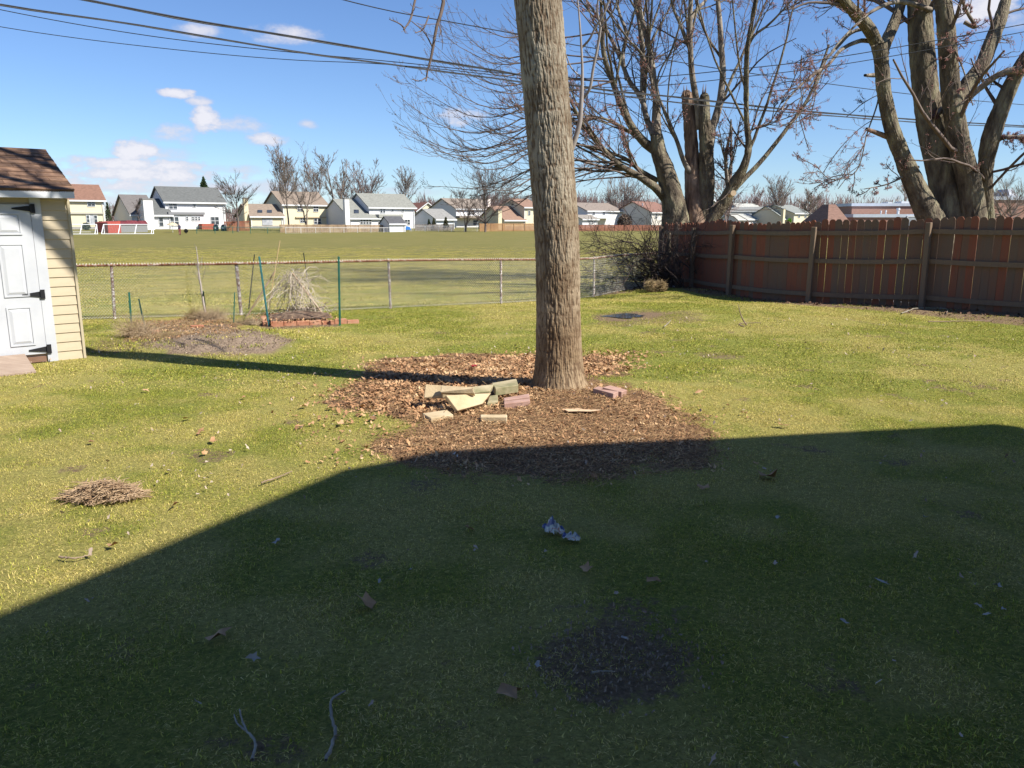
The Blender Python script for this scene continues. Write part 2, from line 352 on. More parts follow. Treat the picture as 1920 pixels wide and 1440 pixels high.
# ---------------------------------------------------------------- grass blades (one object, instanced tufts)
def blade_mat():
    m = bpy.data.materials.new('grass_blade'); m.use_nodes = True; n = m.node_tree.nodes; l = m.node_tree.links; b = n['Principled BSDF']; b.inputs['Roughness'].default_value = .6; b.inputs['Specular IOR Level'].default_value = .25
    g = n.new('ShaderNodeNewGeometry'); a = n.new('ShaderNodeAttribute'); a.attribute_name = 'tint'; ad = n.new('ShaderNodeAttribute'); ad.attribute_name = 'dryp'; ad.attribute_type = 'INSTANCER'
    nz_ = n.new('ShaderNodeTexNoise'); nz_.inputs['Scale'].default_value = 2.2; nz_.inputs['Detail'].default_value = 5; l.new(g.outputs['Position'], nz_.inputs['Vector'])
    def mth(op, x_, y_, clamp=False):
        x = n.new('ShaderNodeMath'); x.operation = op; x.use_clamp = clamp
        for i, v in enumerate((x_, y_)):
            if isinstance(v, (int, float)): x.inputs[i].default_value = v
            else: l.new(v, x.inputs[i])
        return x.outputs[0]
    s = mth('ADD', mth('MULTIPLY', ad.outputs['Fac'], .46), mth('MULTIPLY', a.outputs['Fac'], .62)); s = mth('ADD', s, mth('MULTIPLY', mth('SUBTRACT', nz_.outputs['Fac'], .5), .9), True)
    r = n.new('ShaderNodeValToRGB'); e = r.color_ramp.elements; cs = [(.05, GREEN1), (.34, GREEN2), (.6, STRAW2), (.85, STRAW)]
    while len(e) < len(cs): e.new(.5)
    for i, (p, c) in enumerate(cs): e[i].position = p; e[i].color = (*c, 1)
    l.new(s, r.inputs[0]); av = n.new('ShaderNodeAttribute'); av.attribute_name = 'val'; hv = n.new('ShaderNodeHueSaturation'); l.new(av.outputs['Fac'], hv.inputs['Value']); l.new(r.outputs[0], hv.inputs['Color']); l.new(hv.outputs[0], b.inputs['Base Color'])
    tr = n.new('ShaderNodeBsdfTranslucent'); l.new(hv.outputs[0], tr.inputs[0]); ms = n.new('ShaderNodeMixShader'); ms.inputs[0].default_value = .3
    l.new(b.outputs[0], ms.inputs[1]); l.new(tr.outputs[0], ms.inputs[2]); l.new(ms.outputs[0], n['Material Output'].inputs[0])
    return m
BM_ = blade_mat()
def tuft(name, nb, rad, hmin, hmax, w, rng):
    a = rng.random(nb) * 6.283; rr = rad * np.sqrt(rng.random(nb)); base = np.stack([rr * np.cos(a), rr * np.sin(a), np.full(nb, -.01)], 1)
    h = hmin + (hmax - hmin) * rng.random(nb) ** 1.5; la = rng.random(nb) * 6.283; ln = (.25 + 1.2 * rng.random(nb) ** 1.2)[:, None]; fl = rng.random(nb) < .22; h = np.where(fl, hmax * .22, h); ln = np.where(fl[:, None], 5.5, ln)
    ld = np.stack([np.cos(la), np.sin(la), np.zeros(nb)], 1); wd = np.stack([-np.sin(la), np.cos(la), np.zeros(nb)], 1) * (w * (.6 + .8 * rng.random(nb)))[:, None] / 2
    up = np.array([0, 0, 1.0])
    m1 = base + h[:, None] * (up * np.where(fl[:, None], 1.6, .55) + ld * ln * .3); tip = base + h[:, None] * (up * np.where(fl[:, None], 1.5, .95 - .25 * ln) + ld * ln * .85)
    V = np.stack([base - wd, base + wd, m1 - wd * .8, m1 + wd * .8, tip], 1).reshape(-1, 3)
    i = np.arange(nb)[:, None] * 5
    me = mesh_np(name, V, [i + np.array([[0, 1, 3, 2]]), i + np.array([[2, 3, 4]])])
    t = np.repeat(np.where(fl, .75 + .5 * rng.random(nb), rng.random(nb) ** 1.4), 5).astype(np.float32); at_ = me.attributes.new('tint', 'FLOAT', 'POINT'); at_.data.foreach_set('value', t)
    av_ = me.attributes.new('val', 'FLOAT', 'POINT'); av_.data.foreach_set('value', np.repeat(.4 + 1.15 * rng.random(nb), 5).astype(np.float32))
    me.materials.append(BM_); return bpy.data.objects.new(name, me)
def scatter_obj(name, pts, rot, scl, idx, coll, mats_attr, **k):
    me = mesh_np(name, pts, np.zeros((0, 3), int)) if False else bpy.data.meshes.new(name)
    me.vertices.add(len(pts)); me.vertices.foreach_set('co', np.asarray(pts, np.float32).ravel()); me.update()
    for nm, ty, v in (('rot', 'FLOAT', rot), ('scl', 'FLOAT', scl), ('idx', 'INT', idx), ('dryp', 'FLOAT', mats_attr)):
        a = me.attributes.new(nm, ty, 'POINT'); a.data.foreach_set('value', np.asarray(v, np.int32 if ty == 'INT' else np.float32))
    o = bpy.data.objects.new(name, me); link(o); tag(o, **k)
    ng = bpy.data.node_groups.new(name, 'GeometryNodeTree')
    ng.interface.new_socket('Geometry', in_out='INPUT', socket_type='NodeSocketGeometry'); ng.interface.new_socket('Geometry', in_out='OUTPUT', socket_type='NodeSocketGeometry')
    n = ng.nodes; l = ng.links; gi = n.new('NodeGroupInput'); go = n.new('NodeGroupOutput'); ip = n.new('GeometryNodeInstanceOnPoints'); ci = n.new('GeometryNodeCollectionInfo')
    ci.inputs[0].default_value = coll; ci.inputs['Separate Children'].default_value = True; ci.inputs['Reset Children'].default_value = True
    def na(nm, dt):
        x = n.new('GeometryNodeInputNamedAttribute'); x.data_type = dt; x.inputs[0].default_value = nm; return x.outputs[0]
    cx = n.new('ShaderNodeCombineXYZ'); l.new(na('rot', 'FLOAT'), cx.inputs[2]); er = n.new('FunctionNodeEulerToRotation'); l.new(cx.outputs[0], er.inputs[0])
    l.new(gi.outputs[0], ip.inputs['Points']); l.new(ci.outputs[0], ip.inputs['Instance']); ip.inputs['Pick Instance'].default_value = True
    l.new(na('idx', 'INT'), ip.inputs['Instance Index']); l.new(er.outputs[0], ip.inputs['Rotation']); l.new(na('scl', 'FLOAT'), ip.inputs['Scale']); l.new(ip.outputs[0], go.inputs[0])
    md = o.modifiers.new('scatter', 'NODES'); md.node_group = ng; return o
gr = np.random.default_rng(5)
tc1 = bpy.data.collections.new('tufts_near'); tc2 = bpy.data.collections.new('tufts_far')
for i in range(8): tc1.objects.link(tuft('grass_tuft', 230, .15, .010, .032, .0031, gr))
for i in range(6): tc2.objects.link(tuft('grass_tuft', 190, .34, .014, .042, .008, gr))
def spots(y0, y1, dens, margin=.9):
    A = (y1 - y0) * (y0 + y1) * .72 + margin * 2 * (y1 - y0); n_ = int(A * dens); y = np.sqrt(y0 * y0 + gr.random(n_) * (y1 * y1 - y0 * y0)); x = (gr.random(n_) * 2 - 1) * (.69 * y + margin); return x, y
FNB = gpoly([(0, 700), (70, 700), (150, 670), (150, 640), (0, 640)])
def grass(name, y0, y1, dens, coll, nv, s0, s1, inside, **k):
    x, y = spots(y0, y1, dens); bed, dirt, dry = masks(x, y)
    keep = gr.random(len(x)) > np.clip(bed * 1.03, 0, 1); keep &= gr.random(len(x)) > sstep(30, 64, y); keep &= gr.random(len(x)) > dirt * .88
    keep &= gr.random(len(x)) < (1 - .12 * dry)
    fy = fence_y(x); keep &= (y <= fy) if inside else (y > fy)
    keep &= poly_sd(x, y, [(-5.3, 9.75), (-8.2, 7.4), (-12, 14), (-6.8, 11.6)]) < 0.05
    x, y, dry = x[keep], y[keep], dry[keep]
    sc = s0 + (s1 - s0) * gr.random(len(x)) ** 1.5 * (1.1 - .3 * dry) * (.55 + 1.0 * fbm(x * 3.3, y * 3.3, 55, 3))
    return scatter_obj(name, np.stack([x, y, gz(x, y)], 1), gr.random(len(x)) * 6.28, sc, gr.integers(0, nv, len(x)), coll, dry if inside else dry * .5 + .7, kind='stuff', **k)
grass('lawn_grass', 1.2, 8.0, 95, tc1, 8, .7, 1.35, True, label='short patchy green and straw lawn grass across the yard')
grass('lawn_grass', 8.0, 24, 30, tc2, 6, .6, 1.1, True, label='sunlit green and yellow grass of the yard before the fences')
grass('field_grass', 12, 64, 6, tc2, 6, .9, 1.6, False, label='mown grass of the playing field behind the wire fence')
# ---------------------------------------------------------------- far houses on the grid of the estate
YAW = math.atan2(UY, UX); CY, SYW = math.cos(YAW), math.sin(YAW)
class Face:
    """vertical plane through the point seen at (px, py) at depth Y, running along the estate grid (or another yaw)"""
    def __init__(s, px, py, Y, yaw=YAW):
        s.P = np.array(at(px, py, Y)); s.u = np.array([math.cos(yaw), math.sin(yaw), 0]); s.v = np.array([-math.sin(yaw), math.cos(yaw), 0]); s.yaw = yaw
    def __call__(s, px, py, off=0.0):
        r = ray(px, py); o = np.array([0, 0, H]); t = ((s.P + s.v * off - o) @ s.v) / (r @ s.v); q = o + r * t - s.P
        return float(q @ s.u), float(q[2])
def siding(c): return mat('siding_%d_%d_%d' % tuple(int(v * 99) for v in c), [tuple(v * .93 for v in c), c], .6, 1.5, coord='Object', stretch=(1, 1, 8))
def shingle(c): return mat('roofing_%d_%d_%d' % tuple(int(v * 99) for v in c), [tuple((v * .8 + .2 * sum(c) / 3) * .65 for v in c), tuple((v * .8 + .2 * sum(c) / 3) * .85 for v in c), tuple((v * .8 + .2 * sum(c) / 3) for v in c)], .9, 2.2, stretch=(1, 1, 4))
WHITE = (.66, .65, .65); CREAM = (.64, .56, .38); YEL = (.64, .57, .40); GREYS = (.36, .38, .40)
TRIMM = mat('white_trim', [(.56, .57, .58), (.62, .62, .63)], .5, 3)
PANE = mat('dark_glass', [(.02, .026, .032), (.07, .08, .10)], .08, .6, spec=.6)
CURT = mat('window_with_curtain', [(.22, .24, .27), (.5, .5, .52)], .15, .9, spec=.6)
def gable(root, fc, x0, x1, z0, ze, zr, off, dep, wm, rm, axis='u', oh=.35, parts=True, rname='roof', wname='wall'):
    """box with a gable roof; ridge along the front (u) or away from us (v)"""
    w = MB(); y0, y1 = off, off + dep; w.box(x0, y0, z0, x1, y1, ze)
    t = .16
    r = MB()
    if axis == 'u':
        ym = (y0 + y1) / 2
        w.prism([(x0 + .002, y0, ze), (x0 + .002, y1, ze), (x0 + .002, ym, zr - .05)], (x1 - x0 - .004, 0, 0))
        s = (zr - ze) / (dep / 2); ez = ze - oh * s
        for (ya, yb) in ((y0 - oh, ym), (y1 + oh, ym)):
            r.hexa([(x0 - oh, ya, ez), (x1 + oh, ya, ez), (x1 + oh, yb, zr), (x0 - oh, yb, zr)], [(x0 - oh, ya, ez + t), (x1 + oh, ya, ez + t), (x1 + oh, yb, zr + t), (x0 - oh, yb, zr + t)])
        tr = MB().box(x0 - oh - .02, y0 - oh - .12, ez - .12, x1 + oh + .02, y0 - oh - .005, ez + t * .9)
    else:
        xm = (x0 + x1) / 2; s = (zr - ze) / ((x1 - x0) / 2); ez = ze - oh * s
        w.prism([(x0, y0 + .002, ze), (x1, y0 + .002, ze), (xm, y0 + .002, zr - .05)], (0, dep - .004, 0))
        for (xa, xb) in ((x0 - oh, xm), (x1 + oh, xm)):
            r.hexa([(xa, y0 - oh, ez), (xb, y0 - oh, zr), (xb, y1 + oh, zr), (xa, y1 + oh, ez)], [(xa, y0 - oh, ez + t), (xb, y0 - oh, zr + t), (xb, y1 + oh, zr + t), (xa, y1 + oh, ez + t)])
        tr = MB()
        for (xa, xb) in ((x0 - oh, xm), (x1 + oh, xm)): tr.bar((xa, y0 - oh - .06, ez + .05), (xb, y0 - oh - .06, zr + .05), .1, .22)
    w.build(wname, wm, root)
    for xc_ in (x0, x1 - .14): MB().box(xc_, y0 - .03, max(z0, -.2), xc_ + .14, y0 - .002, ze - .14).build('corner_board', TRIMM, root)
    MB().box(x0 + .141, y0 - .04, -.9, x1 - .141, y0 - .002, .22).build('foundation', mat('foundation_concrete', [(.25, .24, .22), (.33, .31, .29)], .9, 2), root); MB().tube([(x1 - .3, y0 - .1, -.2), (x1 - .3, y0 - .1, ze - .2)], .05, 5).build('downspout', TRIMM, root)
    ro = r.build(rname, rm, root); tr.build('eave_board', TRIMM, ro)
    return ro
def window(root, fc, x0, z0, x1, z1, off=0.0, bars=True, m=None):
    """glass in the front wall with a proud frame"""
    g = MB().box(x0, off - .05, z0, x1, off - .003, z1).build('window', m or PANE, root); f = MB(); b = .07
    for (a, c, d, e) in ((x0 - b, z0 - b, x1 + b, z0), (x0 - b, z1, x1 + b, z1 + b), (x0 - b, z0, x0, z1), (x1, z0, x1 + b, z1)): f.box(a, off - .11, c, d, off - .002, e)
    if bars: f.box(x0, off - .09, (z0 + z1) / 2 - .035, x1, off - .052, (z0 + z1) / 2 + .035)
    f.build('frame', TRIMM, g); return g
def house(label, Y, pl, pr, pb, pe, prg, wc, rc, dep=8.0, wins=(), axis='u', gwin=None, extra=(), cat='house', name='house', group=None, wm2=None):
    fc = Face(pl, pb, Y); root = empty(name, tuple(fc.P), fc.yaw, label=label, cat=cat, group=group); wm, rm = siding(wc), shingle(rc)
    def blk(pl, pr, pe, prg, off, dep, axis, wm, rm, z0=-1.6):
        x0 = fc(pl, pe, off)[0]; x1 = fc(pr, pe, off)[0]; ze = fc((pl + pr) / 2, pe, off)[1]
        pa = prg if isinstance(prg, tuple) else ((pl + pr) / 2, prg)
        zr = fc(pa[0], pa[1], off + (dep / 2 if axis == 'u' else 0))[1]
        return gable(root, fc, x0, x1, z0, ze, zr, off, dep, wm, rm, axis)
    blk(pl, pr, pe, prg, 0, dep, axis, wm, rm)
    for wdef in wins:
        o = wdef[4] if len(wdef) > 4 else 0.0; a, b = fc(wdef[0], wdef[3], o), fc(wdef[2], wdef[1], o)
        window(root, fc, a[0], a[1], b[0], b[1], o, bars=len(wdef) < 6, m=CURT if len(wdef) > 5 else None)
    for e in extra:
        if e[0] == 'wing': _, l_, r_, pe_, pr_, of, dp, ax, wc_, rc_ = e; blk(l_, r_, pe_, pr_, of, dp, ax, siding(wc_), shingle(rc_))
        if e[0] == 'chimney':
            _, l_, r_, pt, of, c = e; x0 = fc(l_, pb, of)[0]; x1 = fc(r_, pb, of)[0]; z = fc(l_, pt, of)[1]
            ch = MB().box(x0, of, -1.5, x1, of + max(.7, x1 - x0) * .8, z).build('chimney', siding(c), root); MB().box(x0 - .08, of - .08, z, x1 + .08, of + max(.7, x1 - x0) * .8 + .08, z + .15).build('chimney_cap', mat('cap', [(.2, .19, .18)], .8), ch)
        if e[0] == 'box':
            _, nm, l_, r_, pt, pbm, of, dp, c = e; a = fc(l_, pbm, of); b = fc(r_, pt, of)
            MB().box(a[0], of, a[1], b[0], of + dp, b[1]).build(nm, siding(c) if not hasattr(c, 'name') else c, root)
        if e[0] == 'skylight':
            _, l_, r_, pt, pbm, sl_of, dp, ze_px, zr_px = e
            # lies on the front roof slope: solve the offset where the picture ray meets the slope
            def hit(px, py):
                lo, hi = -.3, dp / 2
                for _ in range(30):
                    m_ = (lo + hi) / 2; zz = fc(px, py, sl_of + m_)[1]; ze = fc(px, ze_px, sl_of)[1]; zr = fc(px, zr_px, sl_of + dp / 2)[1]
                    if zz > ze + (zr - ze) * m_ / (dp / 2): lo = m_
                    else: hi = m_
                return (fc(px, py, sl_of + m_)[0], sl_of + m_, zz + .2)
            p = [hit(l_, pbm), hit(r_, pbm), hit(r_, pt), hit(l_, pt)]
            MB().hexa(p, [(q[0], q[1], q[2] + .1) for q in p]).build('skylight', PANE, root)
    return root, fc
GRP = 'houses beyond the playing field'
house('cream two-storey house with plain brown roof, half hidden by the shed', 134, 92, 194, 428, 374, 347, YEL, (.25, .12, .075), 8, [(164.5, 376.5, 170, 386.5), (172, 376.5, 177, 386.5), (163, 404, 167.3, 417), (169, 403, 175, 420, 0, 1), (177, 404, 181.3, 417)],
      extra=[('box', 'overhang_line', 92, 194, 398.5, 401, -.25, .26, (.4, .37, .32))], group=GRP)  # darker strip stands in for the shadow line under the upper-floor overhang
house('low grey house with a long grey-brown roof left of the big white house', 139, 246, 292, 428, 402, 367, WHITE, (.17, .15, .14), 12, [(258, 407, 264, 416)], group=GRP)
house('big white house with dark grey roof and wide white chimney, conifer behind it', 137, 309, 421, 431, 378.5, 352.5, WHITE, (.135, .14, .135), 8.5,
      [(317, 381, 323, 391.5), (325, 381, 331, 391.5), (362, 381, 366, 388), (396, 407, 402, 421), (403.5, 407, 409.5, 421), (299, 408.5, 305, 424, -1.5), (320, 407, 326, 423, -1.5), (327.5, 407, 334, 423, -1.5), (349, 407, 352.5, 413, -1.5), (360, 407, 363, 413, -1.5), (366, 407, 369, 413, -1.5), (371.5, 407, 374.5, 413, -1.5)],
      extra=[('wing', 283, 320, 402.5, 374, -1.5, 9.5, 'u', WHITE, (.135, .14, .135)), ('chimney', 273, 291, 374.5, -2.6, WHITE), ('box', 'porch_wall', 318, 382, 402.5, 431, -1.5, 1.48, WHITE),
             ('box', 'porch_roof', 316, 384, 398, 402.3, -1.8, 1.85, mat('porch_roofing', [(.2, .2, .21)], .8)), ('box', 'deck', 379, 401, 419.5, 431, -3.2, 1.6, mat('red_deck', [(.3, .075, .05), (.36, .11, .07)], .8))], group=GRP)
house('tan-roofed cream house with tall cream chimney and low left wing with skylights', 156, 530, 613, 425, 383.5, 361, YEL, (.27, .2, .145), 9,
      [(558, 386, 561.5, 396), (562.5, 386, 566, 396), (588, 386, 591.5, 396.5), (592.5, 386, 596, 396.5), (563, 409, 566.5, 417), (567.5, 409, 571, 417), (589, 410, 594, 420), (596, 410, 601, 420)],
      extra=[('wing', 470, 530, 405, 384, -.6, 7.5, 'u', YEL, (.27, .2, .145)), ('chimney', 460, 468, 372, -.2, CREAM), ('box', 'overhang_line', 555, 612, 406.5, 408.5, -.3, .29, (.45, .36, .24)),
             ('skylight', 483, 492, 396.5, 401, -.6, 7.5, 405, 384), ('skylight', 501, 510, 396.5, 401, -.6, 7.5, 405, 384), ('box', 'patio_door', 492, 511, 410, 422, -.68, .075, CURT)], group=GRP)
house('long white house with pale grey roof, white chimney and four-pane window strip', 158, 692, 777, 432, 388.5, 365, WHITE, (.25, .25, .215), 9,
      [(713, 390, 716.5, 399), (718, 390, 721.5, 399), (734.5, 390, 737.5, 396.5), (753.5, 390, 756.5, 397), (759, 412, 763, 421), (764, 412, 768, 421)] + [(675.5 + k * 5.4, 412, 679.5 + k * 5.4, 420, -1.0) for k in range(4)],
      extra=[('wing', 657, 712, 408.5, 375.5, -1.0, 13, 'u', WHITE, (.25, .25, .215)), ('chimney', 648.5, 657, 373, -1.4, WHITE), ('box', 'porch_roof', 711, 756, 402, 408, -1.6, 1.58, mat('porch_roofing_pale', [(.3, .3, .27)], .8)),
             ('skylight', 664, 673, 396, 402, -1.0, 13, 408.5, 375.5), ('skylight', 688, 697, 396, 402, -1.0, 13, 408.5, 375.5)], group=GRP)
house('yellow gable house with red-brown roof behind the long white house', 205, 781, 821, 424, 396, (803, 380.5), YEL, (.22, .085, .06), 14, axis='v', group=GRP)
house('small grey gabled house with pale roof and conical shrubs', 163, 818, 852, 428, 411, 393, (.62, .66, .7), (.28, .27, .25), 9.5, [], group=GRP)
house('white house with tan roof seen through the bare front-yard trees', 182, 855, 925, 428, 391.5, 374, WHITE, (.28, .22, .17), 11, [(877, 395, 882, 402), (884, 395, 889, 402), (907, 412, 915, 420), (887, 413, 898, 422)],
      extra=[('chimney', 915, 920, 372, 1.0, (.7, .6, .55)), ('box', 'porch_roof', 862, 905, 405, 409, -1.6, 1.58, shingle((.28, .22, .17)))], group=GRP)
house('brown-roofed cream house just left of the big trunk with low side wing', 168, 983, 1012, 426, 388.5, 374, YEL, (.3, .17, .11), 9, [(990, 396, 994, 403)],
      extra=[('wing', 946, 984, 412, 388, 0, 9, 'u', CREAM, (.3, .17, .11)), ('chimney', 934.5, 941, 394, -.5, CREAM)], group=GRP)
house('white house with tan roof just right of the big trunk', 186, 1101, 1166, 428, 395.5, 382, WHITE, (.27, .21, .17), 10, [(1111, 398, 1115, 403), (1130, 398, 1134, 403), (1104.5, 415, 1107, 420, -2.5), (1108.5, 415, 1111, 420, -2.5)],
      extra=[('wing', 1092, 1120, 411, 404, -2.5, 5, 'u', WHITE, (.3, .26, .22)), ('box', 'porch_roof', 1120, 1150, 407.5, 409.5, -2.2, 2.1, WHITE)], group=GRP)
house('brown-roofed house with white downspout, seen under the maple branches', 186, 1222, 1262, 428, 398, 380, (.6, .56, .5), (.27, .13, .09), 12, [(1228, 402, 1232, 409)],
      extra=[('box', 'downspout', 1204, 1206, 381, 424, 3, .3, WHITE)], group=GRP)
house('narrow white gable house between the split stems of the maple', 165, 1324, 1347, 424, 390, (1335, 375), WHITE, (.3, .3, .3), 9, [], axis='v', group=GRP)
house('white house with pale roof and front gable above the wood fence', 214, 1424, 1441, 428, 397, (1432, 388.5), WHITE, (.42, .42, .38), 12, [(1429, 399, 1431.5, 402), (1435, 399, 1437.5, 402)], axis='v',
      extra=[('wing', 1398, 1440, 400, 383, 6, 9, 'u', WHITE, (.42, .42, .38)), ('wing', 1382, 1424, 411, 402, -1, 5, 'u', WHITE, (.42, .42, .38))], group=GRP)
house('tan and grey house with thin cream chimney above the wood fence', 205, 1489, 1521, 428, 400, 386, YEL, (.25, .27, .25), 12, [(1496, 402, 1500, 408), (1508, 402, 1512, 408)],
      extra=[('wing', 1470, 1492, 410, 388, 2, 11, 'u', (.62, .55, .42), (.25, .27, .25)), ('chimney', 1467, 1470.5, 392, 0, CREAM)], group=GRP)
# hip-roofed brown hall
fc = Face(1532, 416, 94, 0.0); rt = empty('hall', tuple(fc.P), 0, label='brown hip-roofed hall beside the low brick school', cat='building')
x0, x1 = fc(1552, 416)[0], fc(1598, 416)[0]; zt = fc(1570, 382)[1]; ze = -.3; BR = shingle((.27, .14, .095))
MB().box(x0 + .4, .4, -2, x1 - .4, 9, ze).build('wall', mat('hall_brick', [(.2, .1, .07), (.26, .14, .1)], .9, 4), rt)
a = fc(1576, 382)[0]; b = fc(1590, 382)[0]
MB().add([(x0, 0, ze), (x1, 0, ze), (x1, 9.4, ze), (x0, 9.4, ze), (a, 3.5, zt), (b, 3.5, zt), (b, 5.4, zt), (a, 5.4, zt)], BOXF).build('roof', BR, rt)
# school
BRK = mat('school_brick', [(.30, .165, .125), (.38, .22, .17)], .9, 3, stretch=(1, 1, 4)); MET = mat('roof_metal', [(.42, .46, .52), (.5, .54, .6)], .4, 2)
fc = Face(1595, 420, 108, 0.0); rt = empty('school_building', tuple(fc.P), 0, label='long flat-roofed brick school with grey metal edging and roof vents', cat='building')
x1 = fc(1905, 420)[0]; z1 = fc(1650, 386.5)[1]; z2 = fc(1650, 381)[1]
MB().box(0, 0, -2.5, x1, 7, z1).build('wall', BRK, rt); MB().box(-.15, -.15, z1, x1 + .15, 7.15, z2).build('roof_edge', MET, rt)
l0, l1 = fc(1603, 400, -8)[0], fc(1715, 400, -8)[0]; z3, z4 = fc(1650, 407.5, -8)[1], fc(1650, 401)[1]
z4 = fc(1650, 401.5, -8)[1]
MB().box(l0 - .1, -8, -2.5, l1 - .1, -.01, z3).build('front_wing_wall', BRK, rt); MB().box(l0 - .25, -8.15, z3, l1, -.16, z4).build('front_wing_edge', MET, rt)
w0 = fc(1702, 414, -8.3); w1 = fc(1722, 407, -8.3); wb = MB().box(w0[0], -8.3, w0[1] - .6, w1[0], -8.16, w1[1]).build('window', CURT, rt)
fr = MB(); fr.box(w0[0] - .12, -8.34, w1[1], w1[0] + .12, -8.16, w1[1] + .15); fr.box(w0[0] - .12, -8.34, w0[1] - .6, w0[0], -8.16, w1[1]); fr.box(w1[0], -8.34, w0[1] - .6, w1[0] + .12, -8.16, w1[1]); fr.build('frame', TRIMM, wb)
for (pa, pb_, pt) in ((1650, 1653.5, 395), (1659, 1663, 394), (1680, 1688, 390)):
    a, b = fc(pa, 401, -6), fc(pb_, pt, -6); xm = (a[0] + b[0]) / 2; w = (b[0] - a[0]) / 2
    MB().tube([(xm, -6, z4), (xm, -6, b[1] - .25), (xm, -6, b[1] - .24), (xm, -6, b[1])], [w * .7, w * .7, w, w * .9], 10).build('roof_vent', mat('galvanised', [(.6, .6, .6)], .4), rt)
for (pa, pb_, pt) in ((1690, 1705, 377.5), (1665, 1673, 379)):
    a, b = fc(pa, 381, 4), fc(pb_, pt, 4); MB().box(a[0], 4, z2 - .5, b[0], 6, b[1]).build('roof_hatch', mat('galvanised', [(.6, .6, .6)], .4), rt)
fc = Face(1858, 416, 96, 0.0); rt = empty('school_annex', tuple(fc.P), 0, label='brick school annex with big rooftop air unit at the right edge', cat='building')
x1 = fc(1990, 416)[0]; z1 = fc(1890, 375)[1]
MB().box(0, 0, -2.5, x1, 20, z1).build('wall', BRK, rt); MB().box(-.15, -.15, z1, x1, 20, z1 + .4).build('roof_edge', MET, rt)
a, b = fc(1888, 372, 2), fc(1911, 354, 2); MB().box(a[0], 2, z1 + .4, b[0], 5, b[1] - .8).add([(a[0] + .3, 2, b[1] - .8), (b[0] - .1, 2, b[1] - .8), (b[0] - .1, 5, b[1] - .8), (a[0] + .3, 5, b[1] - .8), (a[0] + .6, 3, b[1]), (b[0] - .2, 3, b[1]), (b[0] - .2, 5, b[1]), (a[0] + .6, 5, b[1])], BOXF).build('rooftop_unit', mat('unit_metal', [(.30, .33, .38), (.5, .52, .55)], .5, 2), rt)
a, b = fc(1862, 372, 3), fc(1886, 360, 3); u_ = MB().box(a[0], 3, z1 + .4, b[0], 5, b[1]); [u_.box(a[0] + .1 + k * .36, 2.94, z1 + .6, a[0] + .14 + k * .36, 3, b[1] - .15) for k in range(4)]; u_.build('rooftop_unit', mat('louvre', [(.13, .15, .19)], .5), rt)
# small white shed in front of the long white house
fc = Face(730.5, 438, 141); rt = empty('garden_shed', tuple(fc.P), fc.yaw, label='small white garden shed with dark roof at the edge of the playing field', cat='shed')
gable(rt, fc, 0, fc(760, 420)[0], -.6, fc(745, 419.5)[1], fc(742, 407, 1.7)[1], 0, 3.4, siding(WHITE), shingle((.1, .1, .11)), 'u', .15)
# far fences
def far_fence(name, label, pa, ya, pb, yb, Ya, Yb, hgt, cols, pitch, bw, cat='fence', post_m=None):
    A = at(pa, ya, Ya); B = at(pb, yb, Yb); d = (B - A); Ln = d.length; ang = math.atan2(d.y, d.x); root = empty(name, tuple(A), ang, label=label, cat=cat)
    m = mat(name + cat + str(pa), cols, .9, .9); dz = (B.z - A.z) / Ln; bo = MB(); n_ = int(Ln / pitch)
    for k in range(n_):
        x = k * pitch; h_ = hgt * (1 + .02 * random.uniform(-1, 1)); bo.box(x, 0, dz * x - .6, x + bw, .025, dz * x + h_)
    bo.build('boards', m, root, kind='stuff'); po = MB(); rl = MB()
    for k in range(int(Ln / 2.4) + 1): x = k * 2.4; MB().box(x, -.1, dz * x - .6, x + .1, -.002, dz * x + hgt * .96).build('post', m, root)
    for z in (.3, hgt * .85): MB().hexa([(0, .027, z), (Ln, .027, z + dz * Ln), (Ln, .07, z + dz * Ln), (0, .07, z)], [(0, .027, z + .09), (Ln, .027, z + dz * Ln + .09), (Ln, .07, z + dz * Ln + .09), (0, .07, z + .09)]).build('rail', m, root)
def wire_fence(name, label, pa, ya, pb, yb, Ya, Yb, hgt, c, step=2.6):
    A = at(pa, ya, Ya); B = at(pb, yb, Yb); d = (B - A); Ln = d.length; root = empty(name, tuple(A), math.atan2(d.y, d.x), label=label, cat='fence'); dz = (B.z - A.z) / Ln; m = mat('wire_%d%d' % (int(c[0] * 99), pa), [c], .5)
    for k in range(int(Ln / step) + 1): x = k * step; MB().tube([(x, 0, dz * x - .4), (x, 0, dz * x + hgt)], .045, 6).build('post', m, root)
    MB().tube([(0, 0, hgt), (Ln, 0, hgt + dz * Ln)], .035, 5).build('top_rail', m, root); w = MB()
    for z in (.1, .35, .6, .85): w.tube([(0, 0, hgt * z), (Ln, 0, hgt * z + dz * Ln)], .008, 3, False)
    for k in range(int(Ln / .3)): x = k * .3; w.tube([(x, 0, dz * x), (x + .15, 0, hgt + dz * x)], .006, 3, False); w.tube([(x + .15, 0, dz * x), (x, 0, hgt + dz * x)], .006, 3, False)
    w.build('wire_mesh', m, root, kind='stuff')
far_fence('picket_fence', 'weathered brown board fence below the tan-roofed cream house', 525, 437.5, 722, 437, 130, 143, 1.42, [(.2, .13, .08), (.36, .26, .16)], .16, .12)
wire_fence('mesh_fence', 'low pale mesh fence in front of the brown board fence', 536, 438.5, 729, 438, 126, 139, 1.0, (.55, .53, .5))
wire_fence('mesh_fence', 'silvery mesh fence right of the small white garden shed', 772, 437, 898, 436.5, 146, 152, 1.25, (.5, .5, .5))
far_fence('picket_fence', 'dark board fence behind the silvery mesh fence', 778, 436, 852, 435, 152, 157, 1.5, [(.13, .11, .1), (.25, .22, .19)], .16, .13)
